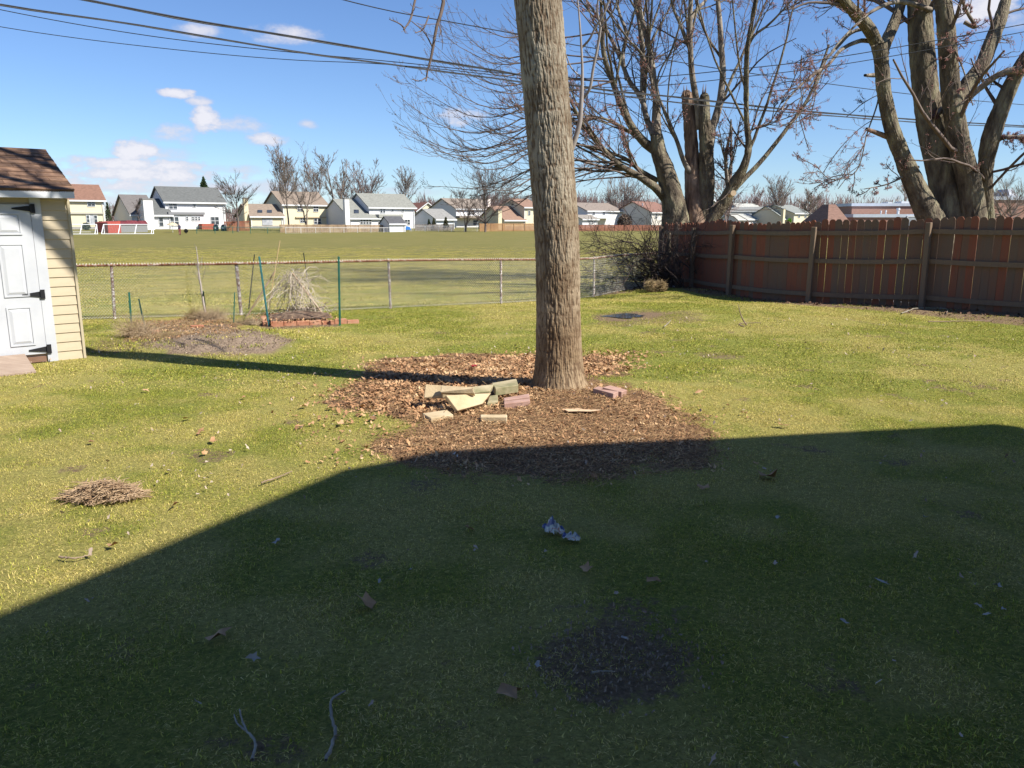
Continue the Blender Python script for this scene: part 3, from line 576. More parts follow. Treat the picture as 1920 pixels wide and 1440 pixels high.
far_fence('picket_fence', 'orange board fence just left of the big trunk', 899, 436.5, 1003, 436, 153, 158, 1.75, [(.3, .16, .075), (.4, .24, .12)], .17, .13)
far_fence('picket_fence', 'red-brown board fence between the trunk and the maple', 1078, 434.5, 1262, 434, 160, 172, 1.35, [(.2, .08, .05), (.27, .12, .08)], .17, .14)
far_fence('picket_fence', 'short red-brown board fence behind the bare tree and the white house', 421, 431, 470, 429, 134, 136, 1.35, [(.2, .07, .04), (.3, .12, .07)], .17, .13)
wire_fence('mesh_fence', 'green mesh fence round the back yard of the big white house', 369, 436, 530, 437, 121, 127, .85, (.03, .12, .09))
# soccer goals
WPIPE = mat('goal_pipe', [(.75, .75, .75)], .4)
def goal(pl, pr, pt, pbm, Y, label):
    A = at(pl, pbm, Y); B = at(pr, pbm + .6, Y + 1.2); h_ = at(pl, pt, Y).z - A.z; d = B - A; Ln = d.length; r_ = empty('soccer_goal', tuple(A), math.atan2(d.y, d.x), label=label, cat='soccer goal'); dep = 1.3
    for x in (0, Ln): MB().tube([(x, 0, 0), (x, 0, h_)], .05, 8).build('post', WPIPE, r_)
    MB().tube([(0, 0, h_), (Ln, 0, h_)], .05, 8).build('crossbar', WPIPE, r_); MB().tube([(0, 0, .04), (0, -dep, .04), (Ln, -dep, .04), (Ln, 0, .04)], .045, 6).build('ground_frame', WPIPE, r_)
    for x in (Ln / 3, 2 * Ln / 3, 0, Ln): MB().tube([(x, 0, h_), (x, -dep, .04)], .045, 6).build('brace', WPIPE, r_)
    n_ = MB(); k = 0
    for i in range(int(Ln / .18)): n_.tube([(i * .18, 0, h_), (i * .18, -dep, .04)], .006, 3, False)
    for i in range(9): t = i / 9; n_.tube([(0, -dep * t, h_ * (1 - t)), (Ln, -dep * t, h_ * (1 - t))], .006, 3, False)
    n_.build('net', mat('goal_net', [(.3, .33, .32)], .8), r_, kind='stuff')
goal(196, 288, 421, 439, 96, 'whole white soccer goal with net at the far left edge of the field'); goal(100, 183, 421, 439.5, 96, 'white soccer goal whose left part is hidden by the shed')
# left-field path strip
A = gp(0, 440.5); B = gp(215, 439.2); MB().hexa([(A.x, A.y, A.z - .1), (B.x, B.y, B.z - .1), (B.x - 1, B.y + 2.6, B.z - .1), (A.x - 1, A.y + 2.6, A.z - .1)], [(A.x, A.y, A.z + .04), (B.x, B.y, B.z + .04), (B.x - 1, B.y + 2.6, B.z + .04), (A.x - 1, A.y + 2.6, A.z + .04)]).build('pavement', mat('concrete', [(.5, .49, .46), (.56, .55, .52)], .9), kind='structure')
# red covered thing (pool with dark red cover) left of the white house
P = at(203, 433, 118); Q = at(281, 433, 124); zt = at(205, 414.5, 118).z - P.z; d = Q - P; rt = empty('covered_trailer', tuple(P), math.atan2(d.y, d.x), label='red bin with dark maroon lumpy cover behind the soccer goal', cat='trailer')
MB().hexa([(0, 0, -.5), (d.length * .3, 0, -.5), (d.length * .3, 3, -.5), (0, 3, -.5)], [(0, 0, zt * .86), (d.length * .3, 0, zt), (d.length * .3, 3, zt), (0, 3, zt * .86)]).build('body', mat('red_paint', [(.32, .05, .035), (.36, .08, .06)], .6), rt)
MB().box(d.length * .3 + .004, .2, -.5, d.length * .97, 3, zt * .7).build('side', mat('grey_side', [(.2, .2, .2)], .7), rt)
cv = MB()
for k in range(24): x = d.length * (.3 + .68 * k / 24); cv.tube([(x, .1, zt * .62), (x, .5, zt * (.85 + .12 * random.random())), (x + .1, 2.6, zt * (.85 + .1 * random.random()))], .16 + .05 * random.random(), 6)
cv.build('cover', mat('maroon_cover', [(.09, .015, .02), (.16, .03, .04)], .7), rt)
# small far-yard things
def shrub(px, pb, w, h_, Y, label, c, cone=False, name='shrub'):
    P = at(px, pb, Y); wm = w / F * Y; hm = h_ / F * Y; n_ = 900; u = RNG.random(n_); th = RNG.random(n_) * 6.283
    rad = (1 - u if cone else np.sqrt(np.clip(1 - (2 * u - 1) ** 2, 0, 1))) * wm / 2 * (.55 + .5 * RNG.random(n_))
    c0 = np.stack([rad * np.cos(th), rad * np.sin(th), u * hm], 1); s_ = .05 * (wm + .6)
    V = (c0[:, None, :] + RNG.normal(size=(n_, 3, 3)) * s_).reshape(-1, 3)
    root = empty(name, tuple(P), label=label, cat='shrub')
    ob('foliage', mesh_np('foliage', V, np.arange(n_ * 3).reshape(-1, 3)), mat('leaf_%d' % int(c[1] * 999), [tuple(v * .6 for v in c), c], .8, 3), root, kind='stuff'); MB().tube([(0, 0, -.5), (0, 0, hm * .8)], [.06, .02], 5).build('stem', mat('stem', [(.1, .07, .05)], .9), root)
shrub(162, 431, 13, 12, 128, 'round dark shrub at the cream house behind the shed', (.03, .06, .035)); shrub(190, 431, 11, 15, 128, 'rounded shrub at the right corner of the cream house', (.03, .055, .035))
shrub(205, 424, 16, 42, 165, 'tall dark evergreen between the cream house and the low grey house', (.06, .08, .035), True)
shrub(804.5, 424, 8, 12, 156, 'left of the three conical shrubs by the grey gabled house', (.05, .08, .02), True); shrub(813.5, 424, 9, 14, 156, 'middle of the three conical shrubs by the grey gabled house', (.07, .07, .03), True); shrub(836, 424, 11, 16, 156, 'right and widest of the three conical shrubs by the grey gabled house', (.075, .07, .035), True)
shrub(1171, 430, 26, 26, 168, 'tan-brown bare bush beside the white house right of the trunk', (.16, .11, .08)); shrub(349, 436, 6, 6, 121, 'small dark leafless bush on the white house lawn', (.03, .03, .03))
shrub(1480, 418, 6, 8, 120, 'bright green bush top just above the wood fence', (.18, .42, .03))
# patio parasol, kettle barrels and person at the white house
P = at(324, 433, 124); rt = empty('patio_parasol', tuple(P), label='beige closed-in patio parasol on the lawn of the big white house', cat='parasol'); MB().tube([(0, 0, -.3), (0, 0, 1.3)], .03, 6).build('pole', TRIMM, rt)
MB().tube([(0, 0, .85), (0, 0, 1.1), (0, 0, 1.3)], [.85, .6, .06], 12).build('canopy', mat('beige_canvas', [(.5, .42, .28)], .8), rt)
for (px, lb) in ((405, 'dark barrel-shaped air unit left at the foot of the white house'), (419.5, 'dark covered grill at the right corner of the white house')):
    P = at(px, 430, 133); rt = empty('garden_unit', tuple(P), label=lb, cat='garden unit'); MB().tube([(0, 0, -.5), (0, 0, .35), (0, 0, .7), (0, 0, .8)], [.42, .45, .32, .1], 12).build('drum', mat('dark_drum', [(.03, .04, .05)], .5), rt); MB().box(-.15, -.47, .1, .15, -.4, .4).build('label_plate', TRIMM, rt)
P = at(765.5, 432, 147); rt = empty('covered_bench', tuple(P), label='bright blue tarp over garden furniture right of the small white shed', cat='tarp'); MB().add([(-.5, -.4, .1), (.45, -.4, .1), (.45, .4, .1), (-.5, .4, .1), (-.35, -.3, .75), (.3, -.3, .6), (.3, .3, .62), (-.35, .3, .78)], BOXF).build('tarp', mat('blue_tarp', [(.05, .2, .55)], .5), rt); [MB().box(x, -.2, -.5, x + .06, .2, .09).build('leg', TRIMM, rt) for x in (-.4, .3)]
# person
def person(P, rz, s=1.0):
    J = [((0, 0, .95), .15), ((0, 0, 1.2), .14), ((0, .01, 1.42), .15), ((0, .02, 1.52), .06), ((0, .03, 1.6), .085), ((0, .03, 1.74), .08), ((.1, 0, .9), .1), ((.12, .03, .5), .07), ((.13, 0, .1), .05), ((.13, .14, .04), .045),
         ((-.1, 0, .9), .1), ((-.12, .05, .5), .07), ((-.13, -.04, .1), .05), ((-.13, .1, .04), .045), ((.2, 0, 1.4), .06), ((.25, .03, 1.12), .045), ((.22, .18, .95), .035), ((.21, .25, .92), .03), ((-.2, 0, 1.4), .06), ((-.27, -.03, 1.12), .045), ((-.25, .08, .88), .035), ((-.25, .12, .8), .03)]
    E_ = [(0, 1), (1, 2), (2, 3), (3, 4), (4, 5), (0, 6), (6, 7), (7, 8), (8, 9), (0, 10), (10, 11), (11, 12), (12, 13), (2, 14), (14, 15), (15, 16), (16, 17), (2, 18), (18, 19), (19, 20), (20, 21)]
    me = bpy.data.meshes.new('person'); me.from_pydata([Vector(j[0]) * s for j in J], E_, []); o = bpy.data.objects.new('person', me)
    link(o); md = o.modifiers.new('skin', 'SKIN'); me.skin_vertices.new() if not me.skin_vertices else None
    for i, j in enumerate(J): me.skin_vertices[0].data[i].radius = (j[1] * s, j[1] * s)
    me.skin_vertices[0].data[0].use_root = True
    sb = o.modifiers.new('sub', 'SUBSURF'); sb.levels = 1; sb.render_levels = 1
    m = bpy.data.materials.new('clothes'); m.use_nodes = True; n = m.node_tree.nodes; l = m.node_tree.links; t = n.new('ShaderNodeTexCoord'); x = n.new('ShaderNodeSeparateXYZ'); l.new(t.outputs['Object'], x.inputs[0]); r = n.new('ShaderNodeValToRGB'); r.color_ramp.interpolation = 'CONSTANT'; e = r.color_ramp.elements
    for i, (p, c) in enumerate([(0, (.03, .02, .02)), (.06, (.2, .05, .06)), (.5, (.03, .025, .05)), (.8, (.45, .3, .22))]):
        if i > 1: e.new(.5)
        e[i].position = p; e[i].color = (*c, 1)
    dv = n.new('ShaderNodeMath'); dv.operation = 'DIVIDE'; dv.inputs[1].default_value = 1.9 * s; l.new(x.outputs[2], dv.inputs[0]); l.new(dv.outputs[0], r.inputs[0]); l.new(r.outputs[0], n['Principled BSDF'].inputs['Base Color']); me.materials.append(m)
    o.location = P; o.rotation_euler = (0, 0, rz); return tag(o, 'person in dark top and reddish trousers standing before the big white house', 'person')
pp = at(337.5, 438.5, 112); person((pp.x, pp.y, float(gz(pp.x, pp.y))), 1.2, .92)
# ---------------------------------------------------------------- wood fence (seen from its rail side)
WOODF = bpy.data.materials.new('fence_board'); WOODF.use_nodes = True
def board_mat(m, c1, c2, c3, spread=.5):
    n = m.node_tree.nodes; l = m.node_tree.links; b = n['Principled BSDF']; b.inputs['Roughness'].default_value = .9; b.inputs['Specular IOR Level'].default_value = .15
    t = n.new('ShaderNodeTexCoord'); mp_ = n.new('ShaderNodeMapping'); mp_.inputs['Scale'].default_value = (9, 9, .9); oi = n.new('ShaderNodeObjectInfo'); l.new(t.outputs['Object'], mp_.inputs[0])
    ad = n.new('ShaderNodeVectorMath'); ad.operation = 'ADD'; l.new(mp_.outputs[0], ad.inputs[0]); cb = n.new('ShaderNodeCombineXYZ'); ml = n.new('ShaderNodeMath'); ml.operation = 'MULTIPLY'; ml.inputs[1].default_value = 90; l.new(oi.outputs['Random'], ml.inputs[0]); l.new(ml.outputs[0], cb.inputs[2]); l.new(cb.outputs[0], ad.inputs[1])
    z = n.new('ShaderNodeTexNoise'); z.inputs['Scale'].default_value = 1.5; z.inputs['Detail'].default_value = 8; z.inputs['Roughness'].default_value = .7; l.new(ad.outputs[0], z.inputs['Vector'])
    s = n.new('ShaderNodeMath'); s.operation = 'MULTIPLY_ADD'; s.inputs[1].default_value = spread; l.new(oi.outputs['Random'], s.inputs[0]); l.new(z.outputs['Fac'], s.inputs[2])
    r = n.new('ShaderNodeValToRGB'); e = r.color_ramp.elements; e.new(.5); e.new(.5)
    for i, (p, c) in enumerate(((.38, c1), (.62, c2), (.8, c3), (1.0, tuple(v * 1.2 for v in c3)))): e[i].position = p; e[i].color = (*c, 1)
    l.new(s.outputs[0], r.inputs[0]); l.new(r.outputs[0], b.inputs['Base Color'])
    bp = n.new('ShaderNodeBump'); bp.inputs['Distance'].default_value = .004; l.new(z.outputs['Fac'], bp.inputs['Height']); l.new(bp.outputs[0], b.inputs['Normal'])
board_mat(WOODF, (.27, .088, .052), (.22, .09, .057), (.17, .105, .072), .16)
WOODR = bpy.data.materials.new('fence_rail_wood'); WOODR.use_nodes = True; board_mat(WOODR, (.17, .115, .08), (.19, .135, .095), (.155, .12, .09), .2)
WOODG = bpy.data.materials.new('fence_board_grey'); WOODG.use_nodes = True; board_mat(WOODG, (.195, .10, .066), (.17, .108, .077), (.15, .112, .085), .22)
FP = [(4.55, 24.2), (5.1, 22.2), (5.45, 19.7), (6.62, 17.6), (8.45, 16.2), (10.0, 14.3), (11.8, 12.6), (13.6, 10.9), (15.4, 9.2)]
root = empty('wood_fence', (FP[0][0], FP[0][1], 0), label='tall red-brown dog-eared board fence with posts and three rails', cat='fence')
RX, RY = FP[0]
pm = []
for k in range(4):
    hh = 1.78 + .012 * k; w = .1395; e = .036
    pts = [(0, 0, -.12), (w, 0, -.12), (w, 0, hh - .055), (w - .012, 0, hh - .03), (w - e, 0, hh - .004), (w / 2, 0, hh), (e, 0, hh - .004), (.012, 0, hh - .03), (0, 0, hh - .055)]
    pm.append(MB().prism(pts, (0, .018, 0)).mesh('picket')); pm[-1].materials.append(WOODF); pm.append(pm[-1].copy()); pm[-1].materials.clear(); pm[-1].materials.append(WOODG)
for s in range(len(FP) - 1):
    (ax, ay), (bx, by) = FP[s], FP[s + 1]; ln = math.hypot(bx - ax, by - ay); ux, uy = (bx - ax) / ln, (by - ay) / ln; an = math.atan2(uy, ux); nx_, ny_ = -uy, ux      # picket side faces away from us
    if nx_ * (-ax) + ny_ * (-ay) > 0: nx_, ny_ = -nx_, -ny_
    k = 0; n_ = max(1, round(ln / .142)); st = ln / n_
    for k in range(n_):
        x, y = ax + ux * st * k + nx_ * .03, ay + uy * st * k + ny_ * .03; zz = float(gz(x, y)); gi = (random.random() < [.1, .1, .25, .6, .7, .7, .7, .7][s]) * 1
        o = bpy.data.objects.new('picket', pm[random.randrange(4) * 2 + gi]); link(o, root); o.location = (x - RX, y - RY, zz + random.uniform(-.02, .015)); o.rotation_euler = (0, random.gauss(0, .004), an + random.gauss(0, .01)); o.scale = (random.uniform(.99, 1.015), 1, 1)
    zA, zB = float(gz(ax, ay)), float(gz(bx, by))
    for rz_ in (.2, .93, 1.53):
        K = 6; pts = [(ax - RX + ux * ln * i / K - nx_ * .015, ay - RY + uy * ln * i / K - ny_ * .015, zA + (zB - zA) * i / K + rz_ - .02 * math.sin(math.pi * i / K)) for i in range(K + 1)]
        mb = MB()
        for i in range(K): mb.bar(pts[i], pts[i + 1], .04, .095)
        mb.build('rail', WOODR, root)
    m_ = MB().box(-.05, -.05, -.3, .05, .05, 1.66 if s % 2 else 1.7); m_.f = m_.f[:]; o = m_.build('post', WOODR, root, bevel=.008); o.location = (ax - RX - nx_ * .09, ay - RY - ny_ * .09, zA); o.rotation_euler = (0, random.gauss(0, .02), an)
# ---------------------------------------------------------------- chain link fence
def rust_mat():
    return mat('rusty_rail', [(.07, .03, .02), (.22, .09, .045), (.5, .45, .4)], .75, 14, coord='World', pos=[.35, .52, .68], metal=.2)
RUST = rust_mat(); GALV = mat('galvanised_wire', [(.5, .47, .4), (.66, .62, .54)], .45, 6, metal=.2, coord='World')
POSTM = mat('flaking_post', [(.16, .09, .07), (.3, .24, .22), (.62, .60, .58)], .7, 22, coord='World', pos=[.4, .5, .62])
root = empty('chain_link_fence', (0, 0, 0), label='low rusty chain-link fence between the yard and the playing field', cat='fence')
HF = .95
fpts = []; 
for i in range(len(FENCE) - 3):
    (ax, ay), (bx, by) = FENCE[i], FENCE[i + 1]
    ln = math.hypot(bx - ax, by - ay)
    for k in range(int(ln / .05)): t = k * .05 / ln; fpts.append((ax + (bx - ax) * t, ay + (by - ay) * t))
fpts = np.array([p for p in fpts if p[0] < 4.45]); n_ = len(fpts); zb = gz(fpts[:, 0], fpts[:, 1]); K = 2 * int(HF / .055)
Pw = np.zeros((n_ - 2, K + 1, 3)); idx = np.arange(n_ - 2)
for k in range(K + 1):
    j = idx + (k % 2); Pw[:, k, 0] = fpts[j, 0]; Pw[:, k, 1] = fpts[j, 1] + (.004 if k % 2 else -.004); Pw[:, k, 2] = zb[j] + .02 + (HF - .0) * k / K
v1, f1 = tubes(Pw, np.full(Pw.shape[:2], .005), 3)
Pw2 = Pw.copy()
for k in range(K + 1):
    j = idx + 1 + (1 - k % 2) * 0 - (k % 2) * 1 + 0; j = np.clip(j, 0, n_ - 1); Pw2[:, k, 0] = fpts[j, 0]; Pw2[:, k, 1] = fpts[j, 1] + (-.004 if k % 2 else .004)
v2, f2 = tubes(Pw2, np.full(Pw2.shape[:2], .0021), 3)
ob('wire_mesh', mesh_np('wire_mesh', v1, f1), GALV, root, kind='stuff')
# twisted ends above the rail
tw = MB()
for k in range(0, n_ - 1): a = fpts[k]; z = zb[k] + HF; tw.tube([(a[0], a[1], z - .015), (a[0] + .02, a[1] - .012, z + .012), (a[0] + .006, a[1] + .01, z + .038)], .0062, 3, False)
tw.build('selvage', GALV, root, kind='stuff')
for i in range(len(FENCE) - 3):
    (ax, ay), (bx, by) = FENCE[i], FENCE[i + 1]
    if bx > 4.4: t = (4.4 - ax) / (bx - ax); bx, by = 4.4, ay + (by - ay) * t
    K = 5; pts = [(ax + (bx - ax) * k / K, ay + (by - ay) * k / K, float(gz(ax + (bx - ax) * k / K, ay + (by - ay) * k / K)) + HF + .004 * math.sin(3 * k)) for k in range(K + 1)]
    MB().tube(pts, .021, 8).build('top_rail', RUST, root)
for (px, pb) in ((463, 588), (733, 578), (940, 567), (1111, 555), (158, 612)):
    p = gp(px, pb); x = p.x; y = float(fence_y(x)); z = float(gz(x, y)); big = px in (463,)
    o = MB().tube([(0, 0, -.2), (0, 0, HF + .01), (0, 0, HF + .04)], [.032 if big else .026] * 2 + [.012], 10).build('post', POSTM, root, smooth=False); o.location = (x, y + .03, z); o.rotation_euler = (random.gauss(0, .012), random.gauss(0, .015), 0)
# ---------------------------------------------------------------- shed
C0 = gp(156.5, 671); SH = Face(156.5, 671, C0.y, YAW + .02); SH.P = np.array(C0); root = empty('shed', tuple(C0), SH.yaw, label='cream vinyl-sided garden shed with white panelled door and brown shingle roof', cat='shed')
VIN = mat('cream_vinyl', [(.44, .36, .245), (.5, .42, .3)], .45, 3, bump=.0006, bscale=60, stretch=(1, 1, 3), coord='Object'); VTR = mat('cream_trim', [(.40, .34, .23), (.46, .39, .27)], .45, 3)
WD = mat('white_door_paint', [(.42, .43, .46), (.5, .51, .53)], .45, 2.5); BLK = mat('black_hinge', [(.015, .015, .018)], .45)
xs_ = SH(96, 560)[0]; xj = SH(76, 560)[0]; ztop = SH(90, 372)[1] + .06; ZT = 1.99
xc = SH(144, 560)[0]
# boards (courses) between door jamb and corner post
cz = .115; nb = int((ZT + .05) / cz) + 1
pr = MB().prism([(0, 0, 0), (0, -.014, .006), (0, -.002, cz + .004), (0, .003, cz + .004), (0, .003, 0)], (xc - xs_, 0, 0)).mesh('siding_board'); pr.materials.append(VIN)
for k in range(nb):
    o = bpy.data.objects.new('siding_board', pr); link(o, root); o.location = (xs_, 0, -.01 + k * cz)
MB().box(-3.2, .004, -.05, 0, 2.4, ZT).build('wall', VIN, root)
MB().box(xc, -.028, -.04, 0.004, .003, ZT).build('corner_trim', VTR, root, bevel=.003); MB().box(-.001, -.028, -.04, .03, .09, ZT - .02).build('corner_trim', VTR, root, bevel=.003)
# right side boards
pr2 = MB().prism([(0, 0, 0), (.014, 0, .006), (.002, 0, cz + .004), (-.003, 0, cz + .004), (-.003, 0, 0)], (0, 2.3, 0)).mesh('siding_board'); pr2.materials.append(VIN)
for k in range(nb): o = bpy.data.objects.new('siding_board', pr2); link(o, root); o.location = (0, .09, -.01 + k * cz)
MB().box(xj, -.03, .0, xs_ - .002, .003, ZT).build('door_jamb', WD, root)
zd0, zd1 = SH(40, 668)[1] + .01, SH(40, 383)[1]
# double door: two leaves with raised panels
def door(x1, x0, hinges):
    d = MB().box(x0, -.036, zd0, x1, .003, zd1).build('door', WD, root, bevel=.004); w = x1 - x0
    pw = (w - 3 * .11) / 2; rows = [(.12, .60), (.72, 1.36), (1.46, 1.72)]
    H_ = zd1 - zd0
    for c in range(2):
        for (a, b) in rows:
            xa = x0 + .11 + c * (pw + .11); xb = xa + pw; za = zd0 + a * H_ / 1.82; zb_ = zd0 + b * H_ / 1.82
            m_ = MB(); t = .02
            for (p, q, r_, s_) in ((xa, za, xb, za + t), (xa, zb_ - t, xb, zb_), (xa, za + t, xa + t, zb_ - t), (xb - t, za + t, xb, zb_ - t)): m_.box(p, -.048, q, r_, -.0355, s_)
            i = .055; m_.add([(xa + t, -.0365, za + t), (xb - t, -.0365, za + t), (xb - t, -.0365, zb_ - t), (xa + t, -.0365, zb_ - t), (xa + i, -.05, za + i), (xb - i, -.05, za + i), (xb - i, -.05, zb_ - i), (xa + i, -.05, zb_ - i)], [(4, 5, 6, 7)[::-1], (0, 1, 5, 4)[::-1], (1, 2, 6, 5)[::-1], (2, 3, 7, 6)[::-1], (3, 0, 4, 7)[::-1]])
            m_.build('panel', WD, d)
    for z in hinges:
        MB().box(x1 + .006, -.05, z - .055, x1 + .05, -.0305, z + .055).add([(x1 - .19, -.048, z - .008), (x1 + .004, -.048, z - .035), (x1 + .004, -.0365, z - .035), (x1 - .19, -.0365, z - .008), (x1 - .19, -.048, z + .008), (x1 + .004, -.048, z + .035), (x1 + .004, -.0365, z + .035), (x1 - .19, -.0365, z + .008)], BOXF).tube([(x1 + .003, -.056, z - .045), (x1 + .003, -.056, z + .045)], .009, 8).build('hinge', BLK, d)
hz_ = [SH(40, 391)[1], SH(62, 552)[1], SH(72, 655)[1]]
door(xj - .004, xj - .86, hz_); door(xj - .866, xj - 1.72, [])
MB().box(xj - 1.8, -.03, 0, xj - 1.726, .003, ZT).build('door_jamb', WD, root)
MB().box(xj - 1.72, -.05, .01, xj - .02, -.005, zd0 - .03).build('sill_beam', mat('brown_wood', [(.16, .09, .06), (.22, .13, .09)], .9, 8), root)
# roof
oh = .2; zf = SH(70, 371, -oh)[1]; zft = SH(70, 357.5, -oh)[1]; xr = SH(139, 360, -oh)[0]; ry = 1.2; zr = SH(60, 283, ry)[1]
MB().box(-3.35, -oh, zf, xr, -oh + .025, zft).build('fascia', TRIMM, root, bevel=.002)
SHM = mat('brown_asphalt', [(.06, .035, .025), (.13, .075, .048), (.24, .145, .09)], .95, 5.5, obj_rand=.35, coord='World', pos=[.3, .5, .72], bump=.004, bscale=220)
slope = math.atan2(zr - zft, ry + oh); sl_len = math.hypot(zr - zft, ry + oh)
MB().hexa([(-3.35, -oh, zft - .01), (xr, -oh, zft - .01), (xr, ry, zr - .05), (-3.35, ry, zr - .05)], [(-3.35, -oh, zft + .012), (xr, -oh, zft + .012), (xr, ry, zr - .02), (-3.35, ry, zr - .02)]).hexa([(-3.35, ry + .001, zr - .05), (xr, ry + .001, zr - .05), (xr, 2.6, zft - .01), (-3.35, 2.6, zft - .01)], [(-3.35, ry + .001, zr - .02), (xr, ry + .001, zr - .02), (xr, 2.6, zft + .012), (-3.35, 2.6, zft + .012)]).build('roof', SHM, root)
MB().add([(-.0, .0, ZT - .02), (0, 2.4, ZT - .02), (0, 1.2, zr - .07), (-.05, 0, ZT - .02), (-.05, 2.4, ZT - .02), (-.05, 1.2, zr - .07)], [(0, 1, 2), (5, 4, 3), (0, 2, 5, 3), (1, 4, 5, 2)]).build('gable_end', VIN, root)
rows = 10; rh = sl_len / rows; cw = .30
MS = Matrix.Translation((0, -oh, zft + .014)) @ Matrix.Rotation(slope, 4, 'X')
sm = MB().hexa([(0, 0, 0), (cw - .004, 0, 0), (cw - .004, rh * 1.05, -.004), (0, rh * 1.05, -.004)], [(0, 0, .012), (cw - .004, 0, .012), (cw - .004, rh * 1.05, .004), (0, rh * 1.05, .004)]).mesh('shingle'); sm.materials.append(SHM)
for r_ in range(rows):
    x = xr + .01 - cw - (r_ % 3) * .1
    first = True
    while x > -3.35:
        o = bpy.data.objects.new('shingle', sm); link(o, root)
        o.matrix_local = MS @ Matrix.Translation((x, r_ * rh - .01, .001 + .002 * random.random())); x -= cw
        if x < -2.6: break
    if r_ % 3: o = bpy.data.objects.new('shingle', sm); link(o, root); o.matrix_local = MS @ Matrix.Translation((xr + .01 - (r_ % 3) * .1, r_ * rh - .01, .002)) @ Matrix.Diagonal((.33 * (r_ % 3), 1, 1, 1))
MB().hexa([(-3.35, ry - .12, zr - .06), (xr + .01, ry - .12, zr - .06), (xr + .01, ry, zr), (-3.35, ry, zr)], [(-3.35, ry - .12, zr - .035), (xr + .01, ry - .12, zr - .035), (xr + .01, ry, zr + .03), (-3.35, ry, zr + .03)]).build('ridge_cap', SHM, root)
# ramp
a, b, c, d = gp(-60, 712), gp(68, 699.5), None, None
up = SH(47, 667, -.07); e0 = Matrix.Translation(Vector(C0)) @ Matrix.Rotation(SH.yaw, 4, 'Z'); c = e0 @ Vector((up[0], -.07, up[1])); d = e0 @ Vector((up[0] - .95, -.07, up[1]))
a = b + (d - c); a.z = float(gz(a.x, a.y)) + .0
lo = [Vector((p.x, p.y, p.z - .01)) for p in (a, b, c, d)]; MB().hexa(lo, [p + Vector((0, 0, .035)) for p in lo]).build('ramp', mat('plywood', [(.26, .19, .145), (.35, .265, .205)], .9, 4, stretch=(1, 6, 1), bump=.002), bevel=.003, label='pinkish weathered plywood ramp leading up to the shed door', cat='ramp')
# ---------------------------------------------------------------- trees
BARKM = mat('maple_bark', [(.055, .042, .032), (.15, .12, .085), (.27, .245, .16)], .95, 5, bump=.05, bscale=22, stretch=(1, 1, .35), bstretch=(1.6, 1.6, .45), coord='Object', pos=[.32, .5, .7])
BARK2 = mat('pale_limb_bark', [(.09, .07, .055), (.20, .165, .13), (.32, .28, .23)], .9, 6, bump=.02, bscale=30, stretch=(1, 1, .5), coord='Object')
BROKE = mat('torn_wood', [(.08, .05, .038), (.22, .145, .1), (.36, .25, .18)], .9, 7, bump=.02, bscale=14, stretch=(1, 1, .25), coord='Object')
TWM = mat('twig_bark', [(.09, .065, .055), (.17, .125, .105)], .8, 6, coord='Object')
BUDM = mat('red_buds', [(.14, .05, .04), (.30, .14, .11)], .6, 20, coord='Object')
WS = 1.0
def limb_px(pts, Y, dz=0.0, org=(0, 0), sc=1.0, up=None):
    """points (x, y, width) read off the picture; the limb leans dz metres away from us along its length"""
    out, rad = [], []
    for i, (x, y, w) in enumerate(pts):
        X, Yp = org[0] + x / sc, org[1] + y / sc; t = i / (len(pts) - 1); YY = Y + dz * t; p = at(X, Yp, YY); out.append(p); rad.append(w * WS / sc / 2 / F * (p - Vector((0, 0, H))).length * .96)
    if up:                                                  # go on above the frame
        d = (out[-1] - out[-2]).normalized(); p = out[-1]; r_ = rad[-1]
        for k in range(4): d = (d + Vector((random.uniform(-.15, .15), random.uniform(-.15, .15), .1))).normalized(); p = p + d * up / 4; r_ *= .78; out.append(p); rad.append(r_)
    return out, rad
def stem_part(name, P, Rr, m, parent, n, K, amp, cells, vsc):
    P, Rr = resample(P, Rr, K); v, f = tubes(P[None], Rr[None], n); L_ = np.concatenate([[0], np.cumsum(np.linalg.norm(np.diff(P, axis=0), axis=1))]); U_, V_ = np.meshgrid(np.arange(n) / n, L_); sd = int(abs(P[0, 0] * 77)) % 97 + 5
    w_ = 2.2 * (fbm(U_ * 7, V_ * 2.0, sd, 3) - .45); r_ = 1 - np.abs(2 * vnoise(U_ * cells + w_, V_ * vsc, sd, cells) - 1); r2 = 1 - np.abs(2 * vnoise(U_ * cells * 1.5 + w_, V_ * vsc * 1.9, sd + 3, int(cells * 1.5)) - 1)
    hg = amp * (1 - np.clip(.6 * r_ ** 2 + .45 * r2 ** 2, 0, 1)) + amp * 2.2 * (vnoise(U_ * 5, V_ * .9, sd + 9, 5) - .5)
    c = np.repeat(P, n, 0); d = v - c; d /= np.linalg.norm(d, axis=1, keepdims=True); v = v + d * (hg.ravel() - amp * .6)[:, None]
    return ob(name, mesh_np(name, v, f, True), m, parent)
def cyl_part(name, P, Rr, m, parent, n=18, rough=.06):
    """one limb: a tube with an uneven bark surface"""
    v, f = tubes(P[None], Rr[None], n); K = len(P); th = np.tile(np.arange(n), K); kk = np.repeat(np.arange(K), n)
    c = np.repeat(P, n, 0); d = v - c; s = 1 + rough * (fbm(th * 1.3, kk * .35, int(P[0, 0] * 50) % 97, 3) - .45) * 2.6
    v = c + d * s[:, None]
    return ob(name, mesh_np(name, v, f, True), m, parent)
